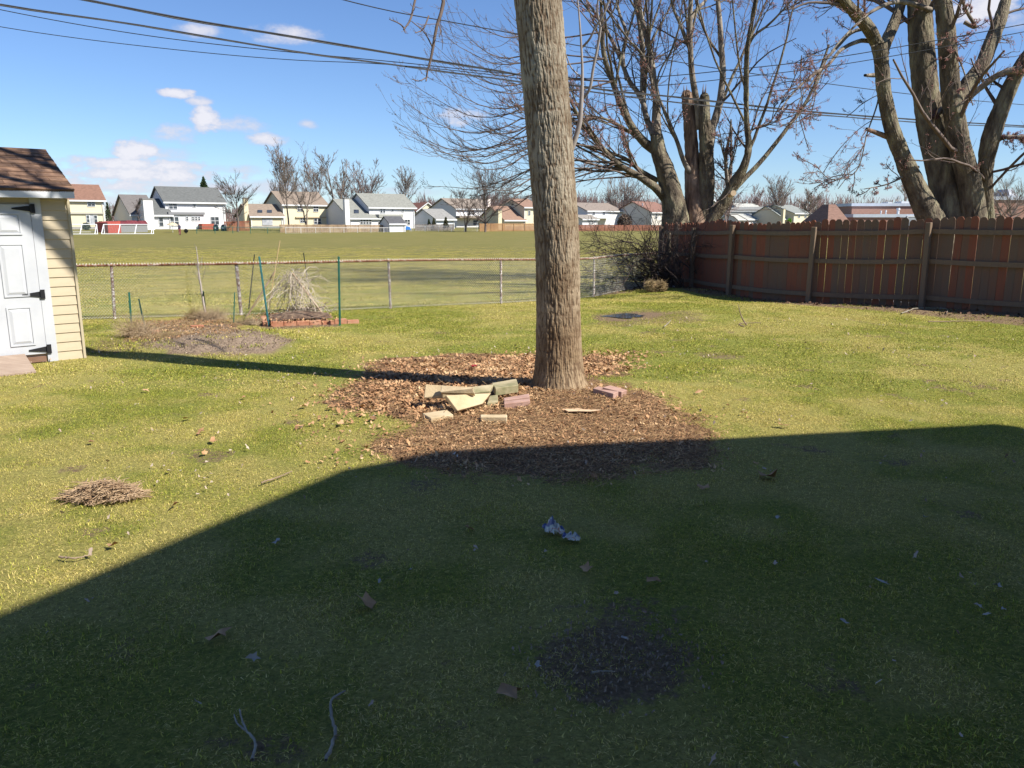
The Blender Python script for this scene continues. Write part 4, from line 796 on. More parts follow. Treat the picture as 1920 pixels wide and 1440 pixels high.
def buds_mesh(name, tw, num, size, m, parent, clump=3):
    P, Rr = tw; i = RNG.integers(0, len(P), num); k = RNG.integers(1, P.shape[1], num); c = P[i, k] + RNG.normal(size=(num, 3)) * .012
    c = np.repeat(c, clump, 0) + RNG.normal(size=(num * clump, 3)) * size * 1.3; s = size * (.6 + .8 * RNG.random(len(c)))
    T = np.array([[1, 0, -.4], [-.5, .87, -.4], [-.5, -.87, -.4], [0, 0, 1.1]]); V = (c[:, None, :] + T[None] * s[:, None, None]).reshape(-1, 3)
    b = np.arange(len(c))[:, None] * 4; Fc = np.concatenate([b + np.array([[0, 1, 3]]), b + np.array([[1, 2, 3]]), b + np.array([[2, 0, 3]])])
    ob(name, mesh_np(name, V, Fc), m, parent, kind='stuff')
def stack_limbs(ls, K=14):
    P, Rr = [], []
    for (p, r_) in ls: a, b = resample(p, r_, K); P.append(a); Rr.append(b)
    return np.array(P), np.array(Rr)
# --- middle maple, at the fence corner
MY = 25.6; g = lambda pts, dz=0, up=None: limb_px(pts, MY, dz, (1040, 0), 3.13, up)
maple = empty('maple_tree', (4.9, MY, -.13), label='multi-stemmed bare maple with two snapped stems at the wood fence corner', cat='tree'); MO = np.array([4.9, MY, -.13])
ML = [  # (kind, limb)
 ('trunk', g([(720, 1560, 200), (720, 1400, 185), (712, 1290, 158), (692, 1150, 126), (650, 1000, 105), (610, 880, 85), (600, 790, 60)], -.3)),
 ('trunk', g([(840, 1560, 170), (840, 1400, 158), (838, 1290, 142), (820, 1100, 108), (808, 900, 78), (790, 700, 66), (776, 560, 58), (772, 535, 30)], .3)),
 ('trunk', g([(890, 1560, 110), (885, 1400, 105), (880, 1250, 95), (897, 1000, 85), (890, 850, 72), (880, 700, 60), (882, 560, 46), (884, 545, 20)], -.2)),
 ('limb', g([(880, 1500, 90), (920, 1300, 78), (1000, 1180, 72), (1060, 1070, 66), (1100, 1000, 50), (1130, 900, 36), (1125, 700, 30), (1122, 500, 26), (1130, 300, 22), (1158, 130, 17), (1180, 0, 14)], -1.5, 3)),
 ('limb', g([(610, 890, 70), (540, 850, 56), (470, 770, 46), (400, 640, 38), (340, 480, 32), (285, 300, 27), (283, 160, 20), (270, 0, 14)], -1.2, 3)),
 ('limb', g([(600, 800, 62), (595, 700, 52), (598, 600, 46), (580, 470, 38), (560, 290, 34), (520, 150, 28), (490, 0, 24)], .4, 4)),
 ('limb', g([(580, 790, 40), (540, 700, 34), (510, 580, 30), (440, 480, 27), (380, 330, 23), (300, 170, 17), (200, 20, 12)], 1.2, 3)),
 ('limb', g([(540, 700, 30), (515, 540, 28), (520, 400, 32), (500, 150, 28), (480, 30, 22)], .9, 3)),
 ('limb', g([(660, 1180, 62), (600, 1110, 50), (500, 1040, 38), (370, 960, 33), (270, 860, 27), (160, 720, 20), (80, 570, 15), (-40, 430, 10)], -2.2)),
 ('limb', g([(600, 1060, 34), (500, 1000, 26), (430, 940, 22), (300, 890, 17), (150, 850, 13), (20, 830, 9), (-150, 860, 6)], -1.6)),
 ('limb', g([(540, 860, 22), (420, 760, 17), (300, 700, 14), (120, 675, 10), (-60, 690, 7), (-230, 650, 5)], -2.5)),
 ('limb', g([(905, 930, 52), (925, 740, 46), (960, 640, 42), (985, 480, 36), (980, 300, 32), (970, 150, 29), (958, 0, 25)], .5, 4)),
 ('limb', g([(850, 760, 44), (842, 640, 38), (815, 500, 34), (800, 350, 32), (795, 150, 28), (798, 0, 24)], -.5, 4)),
 ('limb', g([(800, 300, 24), (770, 230, 22), (740, 150, 18), (700, 60, 14), (680, -20, 12)], -.8, 2)),
 ('limb', g([(800, 110, 24), (830, 60, 20), (870, 20, 16), (900, -20, 13)], .6, 2)),
 ('limb', g([(800, 1020, 34), (760, 950, 28), (725, 850, 24), (680, 740, 22), (640, 640, 17), (600, 520, 12), (610, 440, 9), (690, 290, 11), (740, 150, 9), (830, 60, 7)], -.9)),
 ('limb', g([(1020, 1110, 26), (1008, 1020, 22), (1005, 920, 20), (1030, 780, 13), (1035, 700, 8)], -.6)),
 ('limb', g([(1130, 280, 17), (1170, 210, 15), (1250, 150, 12), (1320, 80, 10), (1390, 0, 8)], -.8, 2)),
 ('limb', g([(1125, 790, 12), (1180, 750, 9), (1260, 720, 8), (1300, 660, 6), (1340, 580, 5), (1440, 440, 4)], -1.0)),
 ('limb', g([(420, 470, 17), (400, 320, 22), (420, 200, 20), (380, 80, 16), (360, -20, 13)], .8, 3)),
 ('limb', g([(590, 560, 15), (540, 380, 14), (500, 300, 12), (440, 240, 10), (330, 80, 7), (260, 0, 6)], -1.3)),
]
for i, (nm, (p, r_)) in enumerate(ML):
    if i < 4: stem_part(nm, [tuple(np.array(q) - MO) for q in p], r_, BROKE if i == 1 else BARKM, maple, 72, 190, .035, 22, 3.2); continue
    P, Rr = resample(p, r_, 30, .05)
    cyl_part(nm, P - MO, Rr, (BROKE if i == 1 else BARKM) if i < 4 else (BARKM if i in (4, 8, 9, 10) else BARK2), maple, 22 if i < 4 else 12, .12 if i < 4 else .06)
sp = MB()
for (px, py, w) in ((776, 545, 50), (884, 555, 40)):
    for k in range(4): a = at(1040 + (px + random.uniform(-.5, .5) * w) / 3.13, (py + 20) / 3.13, MY + random.uniform(-.15, .15)); h_ = random.uniform(.1, .42); q = a - Vector(MO); sp.tube([q, q + Vector((random.uniform(-.03, .03), 0, h_))], [.035, .004], 4)
sp.build('splinters', BROKE, maple)
cut = MB()
for (px, py) in ((1043, 1140),):
    p = at(1040 + px / 3.13, py / 3.13, MY - 1.2) - Vector(MO); cut.tube([p + Vector((0, .3, 0)), p + Vector((0, -.12, .03))], .085, 12)
cut.build('cut_stub', mat('cut_wood', [(.45, .33, .2), (.55, .42, .28)], .8, 9), maple)
P0, R0 = stack_limbs([l for (n_, l) in ML[3:]])
# secondary branches, twigs
PV, RV = grow(P0, R0, 4, .1, .6, .45, .8, .45, 16, up=.55, wander=.22); PV, RV = PV[:, :14], np.maximum(RV, .014)[:, :14]
P0 = np.concatenate([P0, PV]); R0 = np.concatenate([R0, RV]); join_tubes('upright_stems', [(PV - MO, RV, 8)], BARKM, maple, kind='stuff')
P1, R1 = grow(P0, R0, 5, .12, .98, .8, .30, .36, 8, up=.35, wander=.3)
PL, RL = grow(P0[[5, 6, 7]], R0[[5, 6, 7]], 9, .25, 1, .6, .5, .5, 10, up=.25, wander=.25, bias=(-.45, -.3, -.05))
P2, R2 = grow(np.concatenate([P1[:, ::1][:, :8], PL[:, :8]]), np.concatenate([R1, RL[:, :8]]), 6, .15, 1, .75, .5, .5, 7, up=.4, wander=.3)
P3, R3 = grow(P2, R2, 4, .1, 1, .75, .55, .6, 6, up=.45, wander=.35)
BR_, BRR = grow(P0[:5], R0[:5], 16, .0, .45, 1.0, .2, .15, 7, up=-.2, wander=.5, labs=1.6)
cl = lambda r_, a, b=9: np.clip(r_, a, b)
join_tubes('branches', [(P1 - MO, cl(R1, .012), 5), (PL - MO, cl(RL, .010), 5)], TWM, maple, kind='stuff')
join_tubes('twigs', [(P2 - MO, cl(R2, .0055), 3), (P3 - MO, cl(R3, .0034, .006), 3), (BR_ - MO, cl(BRR, .006, .012), 3)], TWM, maple, kind='stuff')
# long sweeping lower branches to the left with upturned tips
arcs = []; NODES = [(1128, 276, MY - 1.4), (1158, 307, MY - 1.0), (1195, 330, MY - .3), (1072, 284, MY - 1.1), (1112, 284, MY - .8), (1055, 216, MY - 1.8), (1120, 221, MY - 1.2), (1149, 153, MY - .9), (1133, 110, MY - 1.1), (1131, 60, MY - 1.2)]
for (x0, y0, x1, y1, sag) in tuple((q[0] + random.uniform(-25, 15), q[1], q[2], q[3], q[4]) for q in ((1010, 350, 900, 392, 20), (1000, 315, 845, 385, 24), (1010, 305, 800, 352, 30), (1000, 265, 750, 248, 34), (1000, 280, 790, 262, 30), (990, 255, 770, 215, 34), (1010, 240, 735, 225, 48), (1000, 222, 745, 180, 38), (1000, 195, 760, 150, 34), (1010, 190, 790, 120, 28), (1000, 165, 830, 105, 22), (1010, 150, 810, 80, 24), (1000, 110, 820, 60, 20), (1000, 100, 850, 40, 20), (1000, 60, 862, 18, 18), (1020, 330, 880, 350, 22), (1010, 290, 860, 300, 26), (1005, 235, 850, 215, 22), (1000, 130, 880, 110, 18), (1010, 360, 935, 400, 12))):
    K = 9; Yq = MY - 1.5 + random.uniform(-1.2, 1.2); pts = []
    for k in range(K):
        t = k / (K - 1); x = x0 + (x1 - x0) * t; y = y0 + (y1 - y0) * t ** 1.7 * 1.0 + sag * 1.1 * math.sin(math.pi * min(1, t * 1.02)) * (1 - .2 * t) + random.uniform(-2, 2); pts.append(tuple(at(x, y, Yq - .8 * t)))
    p0 = np.array(pts[0]); nd = min(NODES, key=lambda q: abs(q[1] - y0 - random.uniform(-22, 22))); s = np.array(at(nd[0], nd[1], nd[2])); m_ = s * .45 + p0 * .55 + RNG.normal(size=3) * np.array([.1, .15, .12]); arcs.append(resample([tuple(s), tuple(m_)] + pts, [.026, .022] + [.022 - .017 * k / (K - 1) for k in range(K)], 16))
PA = np.array([a[0] for a in arcs]); RA = np.array([a[1] for a in arcs])
PB, RB = grow(PA, RA, 13, .3, .98, .55, .3, .6, 8, up=.75, wander=.22, bias=(-.25, 0, -.12))
PC, RC = grow(PB, RB, 3, .2, .95, .55, .5, .7, 6, up=.7, wander=.25)
join_tubes('low_branches', [(PA - MO, RA, 5), (PB - MO, cl(RB, .0045, .01), 3), (PC - MO, cl(RC, .0032, .006), 3)], TWM, maple, kind='stuff')
buds_mesh('buds', (PC - MO, RC), 2600, .011, TWM, maple, 2); buds_mesh('buds', (P3 - MO, R3), 7500, .012, BUDM, maple, 3)
# --- right maple, behind the fence
WS = .86; QY = 19.2; h = lambda pts, dz=0, up=None: limb_px(pts, QY, dz, (1460, 0), 3.13, up)
QO = np.array([10.6, QY, -.1]); big = empty('maple_tree', tuple(QO), label='big four-stemmed bare maple rising behind the right part of the wood fence', cat='tree')
QL = [
 ('trunk', h([(960, 1600, 200), (940, 1400, 180), (885, 1270, 150), (810, 1110, 118), (730, 920, 98), (660, 740, 86), (615, 540, 80), (600, 380, 82), (585, 260, 92)], -.6)),
 ('trunk', h([(1020, 1600, 210), (1010, 1400, 190), (1000, 1270, 175), (960, 1050, 158), (905, 800, 150), (855, 500, 145), (835, 250, 136), (825, 0, 128)], .4, 5)),
 ('trunk', h([(1100, 1600, 190), (1130, 1400, 165), (1135, 1270, 152), (1120, 1100, 132), (1060, 850, 118), (1015, 560, 112), (990, 280, 98), (960, 0, 84)], -.5, 5)),
 ('trunk', h([(1190, 1600, 120), (1215, 1400, 95), (1220, 1270, 74), (1216, 1080, 70), (1215, 950, 90), (1240, 830, 104), (1300, 650, 92), (1370, 490, 84), (1450, 340, 74), (1600, 180, 60)], -.3, 3)),
 ('limb', h([(610, 330, 80), (570, 250, 74), (530, 170, 66), (450, 80, 58), (370, -10, 50)], -.9, 4)),
 ('limb', h([(600, 330, 66), (640, 230, 64), (690, 110, 58), (725, 0, 52)], .6, 4)),
 ('limb', h([(1050, 600, 74), (1100, 500, 76), (1190, 390, 72), (1250, 240, 70), (1300, 110, 66), (1335, 0, 58)], .8, 4)),
 ('limb', h([(1080, 600, 40), (1180, 520, 34), (1290, 440, 34), (1380, 410, 38), (1500, 400, 34)], -.6, 2)),
 ('limb', h([(1255, 860, 42), (1300, 815, 26), (1440, 805, 22), (1560, 790, 16)], -.6)),
 ('limb', h([(720, 870, 60), (660, 815, 36), (590, 785, 30), (515, 757, 22)], -.5)),
 ('limb', h([(580, 440, 30), (545, 442, 24), (505, 442, 16)], -.3)),
 ('limb', h([(540, 240, 30), (480, 240, 26), (370, 290, 22), (290, 380, 18), (200, 440, 22), (110, 520, 12), (30, 620, 8), (0, 720, 5)], -1.6)),
 ('limb', h([(560, 160, 26), (430, 190, 20), (350, 270, 17), (280, 350, 13), (200, 480, 9), (120, 600, 6), (100, 820, 4)], -1.2)),
 ('limb', h([(960, 640, 40), (940, 660, 30), (905, 690, 18)], -.3)),
 ('limb', h([(820, 980, 16), (760, 1020, 12), (640, 1080, 9), (500, 1110, 5)], -.7)),
 ('limb', h([(1090, 130, 24), (1150, 160, 20), (1100, 60, 18), (1070, -20, 14)], -.4)),
 ('limb', h([(570, 380, 14), (590, 540, 10), (520, 780, 8), (440, 1020, 7), (300, 1050, 5), (210, 960, 4)], -1.0)),
 ('limb', h([(900, 60, 30), (700, 10, 26), (560, 60, 20), (440, 160, 14), (300, 320, 9), (180, 640, 5)], -1.4)),
 ('limb', h([(920, 20, 34), (960, 130, 22), (1010, 240, 14), (1080, 400, 9), (1140, 620, 6)], -1.0)),
]
for i, (nm, (p, r_)) in enumerate(QL):
    if i < 7: stem_part(nm, [tuple(np.array(q) - QO) for q in p], r_, BARKM, big, 100, 260, .022, 30, 3.6); continue
    P, Rr = resample(p, r_, 30, .03)
    cyl_part(nm, P - QO, Rr, BARKM if i < 7 else (BROKE if i == 9 else BARK2), big, 26 if i < 4 else 14, .09 if i < 7 else .05)
P0, R0 = stack_limbs([l for (n_, l) in QL[3:9] + QL[11:]] + [QL[1][1], QL[2][1]])
P1, R1 = grow(P0, R0, 8, .15, .98, .8, .28, .28, 8, up=.05, wander=.35, bias=(-.3, -.25, .05))
PL, RL = grow(P0[[1, 2, 11]], R0[[1, 2, 11]], 6, .2, 1, .6, .5, .45, 10, up=-.2, wander=.3, bias=(-.55, -.3, .0))
PR, RR_ = grow(P0[[0, 3, 4, 5]], R0[[0, 3, 4, 5]], 8, .2, 1, .8, .4, .3, 10, up=-.35, wander=.3, bias=(.1, -.2, -.1))
P2, R2 = grow(np.concatenate([P1, PL[:, :8], PR[:, :8]]), np.concatenate([R1, RL[:, :8], RR_[:, :8]]), 6, .2, 1, .7, .5, .5, 7, up=.35, wander=.35)
P3, R3 = grow(P2, R2, 4, .15, 1, .7, .5, .6, 6, up=.5, wander=.35)
join_tubes('branches', [(P1 - QO, cl(R1, .010, .05), 5), (PL - QO, cl(RL, .009, .045), 5), (PR - QO, cl(RR_, .009, .03), 5)], TWM, big, kind='stuff')
join_tubes('twigs', [(P2 - QO, cl(R2, .0045, .012), 3), (P3 - QO, cl(R3, .0028, .005), 3)], TWM, big, kind='stuff')
buds_mesh('buds', (P3 - QO, R3), 8000, .009, BUDM, big, 3)
# --- big trunk in the yard
WS = 1.0; tb = gp(1050, 722); TY = tb.y; TO = np.array([tb.x, TY, tb.z])
tr_pts, tr_r = [], []
for (x, y, w) in ((1049.5, 728, 106), (1049, 712, 98), (1048.5, 690, 94), (1048, 640, 90), (1047, 560, 87), (1045, 470, 87), (1036, 330, 86), (1026, 200, 85), (1017, 100, 85), (1008, 0, 85)):
    p = at(x, y, TY); tr_pts.append(tuple(p)); tr_r.append(w / 2 / F * (p - Vector((0, 0, H))).length * .955)
d = np.array(tr_pts[-1]) - np.array(tr_pts[-3]); d /= np.linalg.norm(d); p = np.array(tr_pts[-1]); r_ = tr_r[-1]
for k in range(5): p = p + d * .75 + np.array([random.uniform(-.05, .05), random.uniform(-.05, .05), 0]); r_ *= .93; tr_pts.append(tuple(p)); tr_r.append(r_)
PT0, RT0 = resample(tr_pts, tr_r, 900); NZ = 690; ii = np.concatenate([np.linspace(0, 500, 650), np.linspace(505, 899, 40)]); NT = 420
PT = np.stack([np.interp(ii, np.arange(900), PT0[:, k]) for k in range(3)], 1); RT = np.interp(ii, np.arange(900), RT0)
th = np.arange(NT) * 2 * np.pi / NT; zc = np.concatenate([[0], np.cumsum(np.linalg.norm(np.diff(PT, axis=0), axis=1))])
U, Vv = np.meshgrid(th / (2 * np.pi), zc); U0 = U
wx = .25 * (fbm(U * 9, Vv * 3.2, 70, 3) - .45)
def ridge(cells, vs_, s, wsc): n_ = vnoise((U0 * cells + wx * wsc), Vv * vs_, s, cells); return 1 - np.abs(2 * n_ - 1)
nA = ridge(76, 8.5, 71, 5.0); nB = ridge(104, 16, 81, 5.0); nC = vnoise(U * 160, Vv * 60, 91, 160)
fur = np.clip(.62 * nA ** 1.6 + .5 * nB ** 1.8, 0, 1); hgt = (1 - fur) ** .9
hgt = hgt * .012 + nC * .003 + .012 * (vnoise(U * 9, Vv * 1.2, 95, 9) - .5)
flare = .055 * np.exp(-Vv / .11) * (.5 + .9 * vnoise(U * 8, Vv * 0 + .5, 99, 8))
rad = RT[:, None] - .012 + hgt + flare
T = np.gradient(PT, axis=0); T /= np.linalg.norm(T, axis=1, keepdims=True); A = np.cross(T, [0, 1, 0]); A /= np.linalg.norm(A, axis=1, keepdims=True); B = np.cross(T, A)
V = PT[:, None] + rad[:, :, None] * (A[:, None] * np.cos(th)[None, :, None] + B[:, None] * np.sin(th)[None, :, None]) - TO
i = np.arange(NZ - 1)[:, None] * NT; j = np.arange(NT)[None]; j2 = (j + 1) % NT
Fq = np.stack(np.broadcast_arrays(i + j, i + j2, i + NT + j2, i + NT + j), -1).reshape(-1, 4)
me = mesh_np('trunk', V.reshape(-1, 3), Fq, True); a_ = me.attributes.new('furrow', 'FLOAT', 'POINT'); a_.data.foreach_set('value', fur.ravel().astype(np.float32))
m = bpy.data.materials.new('furrowed_bark'); m.use_nodes = True; n = m.node_tree.nodes; l = m.node_tree.links; b = n['Principled BSDF']; b.inputs['Roughness'].default_value = .95; b.inputs['Specular IOR Level'].default_value = .15
t = n.new('ShaderNodeTexCoord'); z1 = n.new('ShaderNodeTexNoise'); z1.inputs['Scale'].default_value = 2.6; z1.inputs['Detail'].default_value = 7; l.new(t.outputs['Object'], z1.inputs['Vector'])
z2 = n.new('ShaderNodeTexNoise'); z2.inputs['Scale'].default_value = 60; z2.inputs['Detail'].default_value = 6; l.new(t.outputs['Object'], z2.inputs['Vector'])
r1 = n.new('ShaderNodeValToRGB'); e = r1.color_ramp.elements; e.new(.5)
for i_, (p_, c_) in enumerate(((.36, (.14, .108, .075)), (.5, (.225, .185, .135)), (.66, (.32, .285, .225)))): e[i_].position = p_; e[i_].color = (*c_, 1)
mm = n.new('ShaderNodeMath'); mm.operation = 'MULTIPLY_ADD'; mm.inputs[1].default_value = .2; l.new(z2.outputs['Fac'], mm.inputs[0]); 
m3 = n.new('ShaderNodeMath'); m3.operation = 'MULTIPLY'; m3.inputs[1].default_value = .9; l.new(z1.outputs['Fac'], m3.inputs[0]); l.new(m3.outputs[0], mm.inputs[2]); l.new(mm.outputs[0], r1.inputs[0])
at_ = n.new('ShaderNodeAttribute'); at_.attribute_name = 'furrow'; sz = n.new('ShaderNodeSeparateXYZ'); l.new(t.outputs['Object'], sz.inputs[0]); wz = n.new('ShaderNodeMapRange'); wz.inputs[1].default_value = .1; wz.inputs[2].default_value = 2.6; wz.inputs[3].default_value = .75; wz.inputs[4].default_value = 0.05; l.new(sz.outputs[2], wz.inputs[0]); xw = n.new('ShaderNodeMix'); xw.data_type = 'RGBA'; xw.blend_type = 'MULTIPLY'; xw.inputs[7].default_value = (.95, .72, .50, 1); l.new(wz.outputs[0], xw.inputs[0]); l.new(r1.outputs[0], xw.inputs[6])
x_ = n.new('ShaderNodeMix'); x_.data_type = 'RGBA'; mr_ = n.new('ShaderNodeMapRange'); mr_.inputs[1].default_value = .5; mr_.inputs[2].default_value = .85; mr_.inputs[4].default_value = .8; l.new(at_.outputs['Fac'], mr_.inputs[0]); l.new(mr_.outputs[0], x_.inputs[0]); l.new(xw.outputs[2], x_.inputs[6]); x_.inputs[7].default_value = (.10, .06, .035, 1); l.new(x_.outputs[2], b.inputs['Base Color'])
bp = n.new('ShaderNodeBump'); bp.inputs['Distance'].default_value = .006; l.new(z2.outputs['Fac'], bp.inputs['Height']); l.new(bp.outputs[0], b.inputs['Normal'])
yard = empty('yard_tree', tuple(TO), label='single thick furrowed trunk standing in the leaf bed of the yard', cat='tree')
ob('trunk', me, m, yard)
# crown above the frame: forks
top = PT[-1]; lims = []
for k in range(7):
    a = k * 2.4; q = top + np.array([math.cos(a) * .1, math.sin(a) * .1, -.3 - .25 * k]) if k else top; pts = [q]; dd = np.array([math.cos(a) * .55, math.sin(a) * .5, 1.0]) if k else np.array([-.05, 0, 1.0])
    if k: q = PT[NZ - 1 - 3 * k]; pts = [q]
    for s_ in range(6): dd = dd + RNG.normal(size=3) * .18 + np.array([0, 0, .12]); pts.append(pts[-1] + dd / np.linalg.norm(dd) * .95)
    lims.append((pts, list(np.linspace(.15 if k == 0 else .085, .02, 7))))
P0, R0 = stack_limbs(lims)
for (p, r_) in zip(P0, R0): cyl_part('limb', p - TO, r_, BARK2, yard, 10, .05)
P1, R1 = grow(P0, R0, 7, .2, 1, .7, .35, .5, 7, up=.25); P2, R2 = grow(P1, R1, 6, .2, 1, .7, .5, .5, 6, up=.3); P3, R3 = grow(P2, R2, 3, .2, 1, .7, .6, .6, 5, up=.3)
join_tubes('twigs', [(P1 - TO, cl(R1, .008), 5), (P2 - TO, cl(R2, .004, .012), 3), (P3 - TO, cl(R3, .0025, .004), 3)], TWM, yard, kind='stuff')
# the grey sucker growing off its right side, and hanging twigs upper left
SY_ = TY + .1; s_ = lambda pts: limb_px(pts, SY_, -.15)
SUCK = [s_([(1071, 280, 12), (1078, 262, 10), (1086, 235, 9), (1090, 190, 8), (1092, 140, 5), (1090, 90, 4), (1086, 30, 3), (1080, -30, 2)]), s_([(1091, 186, 7), (1103, 172, 5.5), (1112, 130, 5), (1122, 80, 4.5), (1126, 50, 5)]), s_([(1090, 90, 4), (1105, 74, 4), (1116, 52, 3.5), (1130, 30, 3.5), (1146, -8, 3)]), s_([(1126, 52, 4), (1120, 20, 3), (1124, -20, 3)]), s_([(1126, 52, 3.5), (1150, 20, 3), (1160, -10, 2.5)]), s_([(1090, 145, 3), (1072, 128, 2.4), (1060, 100, 2)])]
for (p, r_) in SUCK: P, Rr = resample(p, r_, 18); cyl_part('sucker', P - TO, Rr, mat('smooth_grey_bark', [(.26, .22, .2), (.36, .32, .3)], .8, 9), yard, 8, .03)
hy = lambda pts: limb_px(pts, TY + 1.2, -.2)
HANG = [hy([(826, -40, 9), (831, 10, 7), (820, 45, 6), (808, 110, 5), (800, 140, 3.5), (799, 152, 2.5)]), hy([(785, -30, 5), (776, 10, 4), (768, 40, 3.5), (757, 55, 2.5)]), hy([(757, 52, 3), (750, 45, 2.2), (730, 36, 1.6)]), hy([(757, 52, 2.2), (760, 62, 1.4)]), hy([(812, 90, 3), (795, 60, 2), (772, 40, 1.6)]), hy([(804, 30, 3), (792, 56, 2.4), (778, 62, 1.6)]), hy([(800, 145, 2.4), (785, 152, 2), (772, 148, 1.5)]), hy([(822, 40, 2.5), (826, 60, 2), (824, 68, 1.5)])]
HP = [resample(p, r_, 10) for (p, r_) in HANG]; P_ = np.array([a[0] for a in HP]); R_ = np.array([a[1] for a in HP]); PH, RH = grow(P_, R_, 5, .3, 1, .7, .3, .5, 5, up=.3, wander=.4)
join_tubes('hanging_branch', [(P_ - TO, R_, 6), (PH - TO, cl(RH, .002, .004), 3)], TWM, yard)
# ---------------------------------------------------------------- far bare trees
def far_tree(label, px, pb, pt, w, Y, c=(.13, .1, .085), spread=.5, low=.25, seed=0, name='bare_tree', rmin=.02, n1=16, n2=7, n3=4, tr=None, forks=1, group='bare trees beyond the playing field'):
    rg = np.random.default_rng(seed + int(px)); B = at(px, pb, Y); T_ = at(px, pt, Y); ht = T_.z - B.z; wd = w / F * Y
    root = empty(name, tuple(B), label=label, cat='tree', group=group); m = mat('far_bark_%d' % int(c[0] * 999), [tuple(v * 1.0 for v in c), tuple(v * 1.5 for v in c)], .9, 2); r0 = tr or ht * .018
    K = 10; P0 = []; R0 = []
    for f_ in range(forks):
        x = np.zeros((K, 3)); x[:, 2] = np.linspace(-.4, ht * (.92 if f_ == 0 else .85), K); a = 0 if forks == 1 else (f_ / (forks - 1) - .5)
        x[:, 0] = a * wd * .45 * np.linspace(0, 1, K) ** 1.2; x[1:, :2] += np.cumsum(rg.normal(size=(K - 1, 2)), 0) * ht * .008; P0.append(x); R0.append(np.linspace(r0, r0 * .15, K))
    P0 = np.array(P0); R0 = np.array(R0)
    for f_ in range(forks): ob('trunk', mesh_np('trunk', *tubes(P0[f_:f_ + 1], R0[f_:f_ + 1], 7), True), m, root)
    P1, R1 = grow(P0, R0, max(10, int(n1 * 1.5 / forks)), low, .97, spread * 1.15, .5, .5, 9, up=.5, wander=.12, rng=rg, labs=wd * .85)
    P2, R2 = grow(P1, R1, n2 + 2, .15, 1, .55, .45, .6, 6, up=.3, wander=.15, rng=rg); P3, R3 = grow(P2, R2, n3 + 2, .1, 1, .5, .6, .7, 4, up=.25, wander=.15, rng=rg)
    join_tubes('crown', [(P1, cl(R1, rmin, .1), 4), (P2, cl(R2, rmin * .55, rmin * 1.2), 3), (P3, cl(R3, rmin * .42, rmin * .6), 3)], m, root, kind='stuff')
    return root
FT = [('spreading bare tree right of the big white house', 446, 431, 348, 66, 131, (.11, .085, .075), .9, .3, .03, 14, 8, 5, .22, 1), ('tall dense bare tree at the left of the cluster behind the tan-roofed house', 531, 425, 283, 62, 190, (.2, .16, .14), .45, .2, .05, 26, 8, 4, .2, 3),
      ('slim bare tree standing before the tan-roofed house', 541, 437, 290, 46, 138, (.15, .12, .1), .6, .3, .03, 16, 6, 4, .17, 1), ('young bare tree before the right half of the tan-roofed house', 575, 436, 296, 76, 136, (.15, .12, .1), .75, .25, .025, 16, 6, 4, .16, 2),
      ('bare tree behind the right end of the tan-roofed house', 597, 425, 305, 50, 195, (.19, .15, .14), .5, .2, .05, 22, 8, 4, .2, 2), ('tallest bare tree between the tan-roofed and the long white house', 633, 425, 292, 58, 188, (.15, .12, .1), .55, .42, .045, 16, 6, 4, .3, 2),
      ('broad reddish bare tree behind the chimney of the long white house', 656, 425, 345, 60, 200, (.22, .16, .145), .6, .2, .05, 22, 8, 4, .2, 2), ('round bare tree above the left end of the pale grey roof', 688, 425, 314, 56, 200, (.19, .155, .14), .6, .3, .05, 22, 8, 4, .28, 2),
      ('rounded bare tree behind the right end of the pale grey roof', 765, 425, 329, 46, 215, (.17, .14, .12), .6, .35, .05, 20, 7, 4, .3, 1), ('bare forked tree before the white house with tan roof', 873, 437, 352, 52, 150, (.13, .1, .085), .7, .12, .03, 14, 6, 4, .13, 2),
      ('dark wide-crowned bare tree at the orange fence', 909, 438, 345, 92, 146, (.11, .075, .07), .9, .25, .03, 22, 8, 4, .22, 1), ('reddish bare tree far behind the maple, left of its stems', 1165, 428, 360, 70, 200, (.2, .14, .13), .6, .1, .05, 24, 8, 4, .2, 3),
      ('bare tree just right of the maple behind the wood fence', 1362, 425, 345, 50, 190, (.22, .17, .155), .5, .2, .05, 20, 7, 4, .2, 2), ('thin bare tree behind the white front-gabled house', 1412, 425, 350, 26, 230, (.22, .18, .165), .4, .3, .05, 18, 6, 4, .18, 2),
      ('tall pointed bare tree between the white and the tan-grey house', 1455, 425, 344, 48, 210, (.2, .16, .145), .45, .2, .05, 26, 7, 4, .22, 3), ('round reddish bare tree before the tan-grey house', 1517, 425, 368, 40, 190, (.2, .13, .12), .75, .4, .04, 20, 8, 4, .22, 1),
      ('faint bare tree behind the flat-roofed school', 1697, 415, 352, 42, 150, (.3, .24, .22), .6, .3, .035, 18, 7, 4, .15, 2), ('brown bare tree at the school annex, right edge', 1885, 420, 372, 110, 60, (.15, .11, .09), .9, .3, .015, 22, 8, 4, .12, 2),
      ('thin young bare tree on the lawn beside the white chimney', 262, 433, 372, 20, 128, (.14, .11, .1), .5, .3, .02, 10, 5, 3, .06, 1)]
for (lb, px, pb, pt, w, Y, c, sp_, lo_, rm, a1, a2, a3, tr_, fk) in FT: far_tree(lb, px, pb, pt, w, Y, c, sp_, lo_, 3, 'bare_tree', rm, a1, a2, a3, tr_, fk)
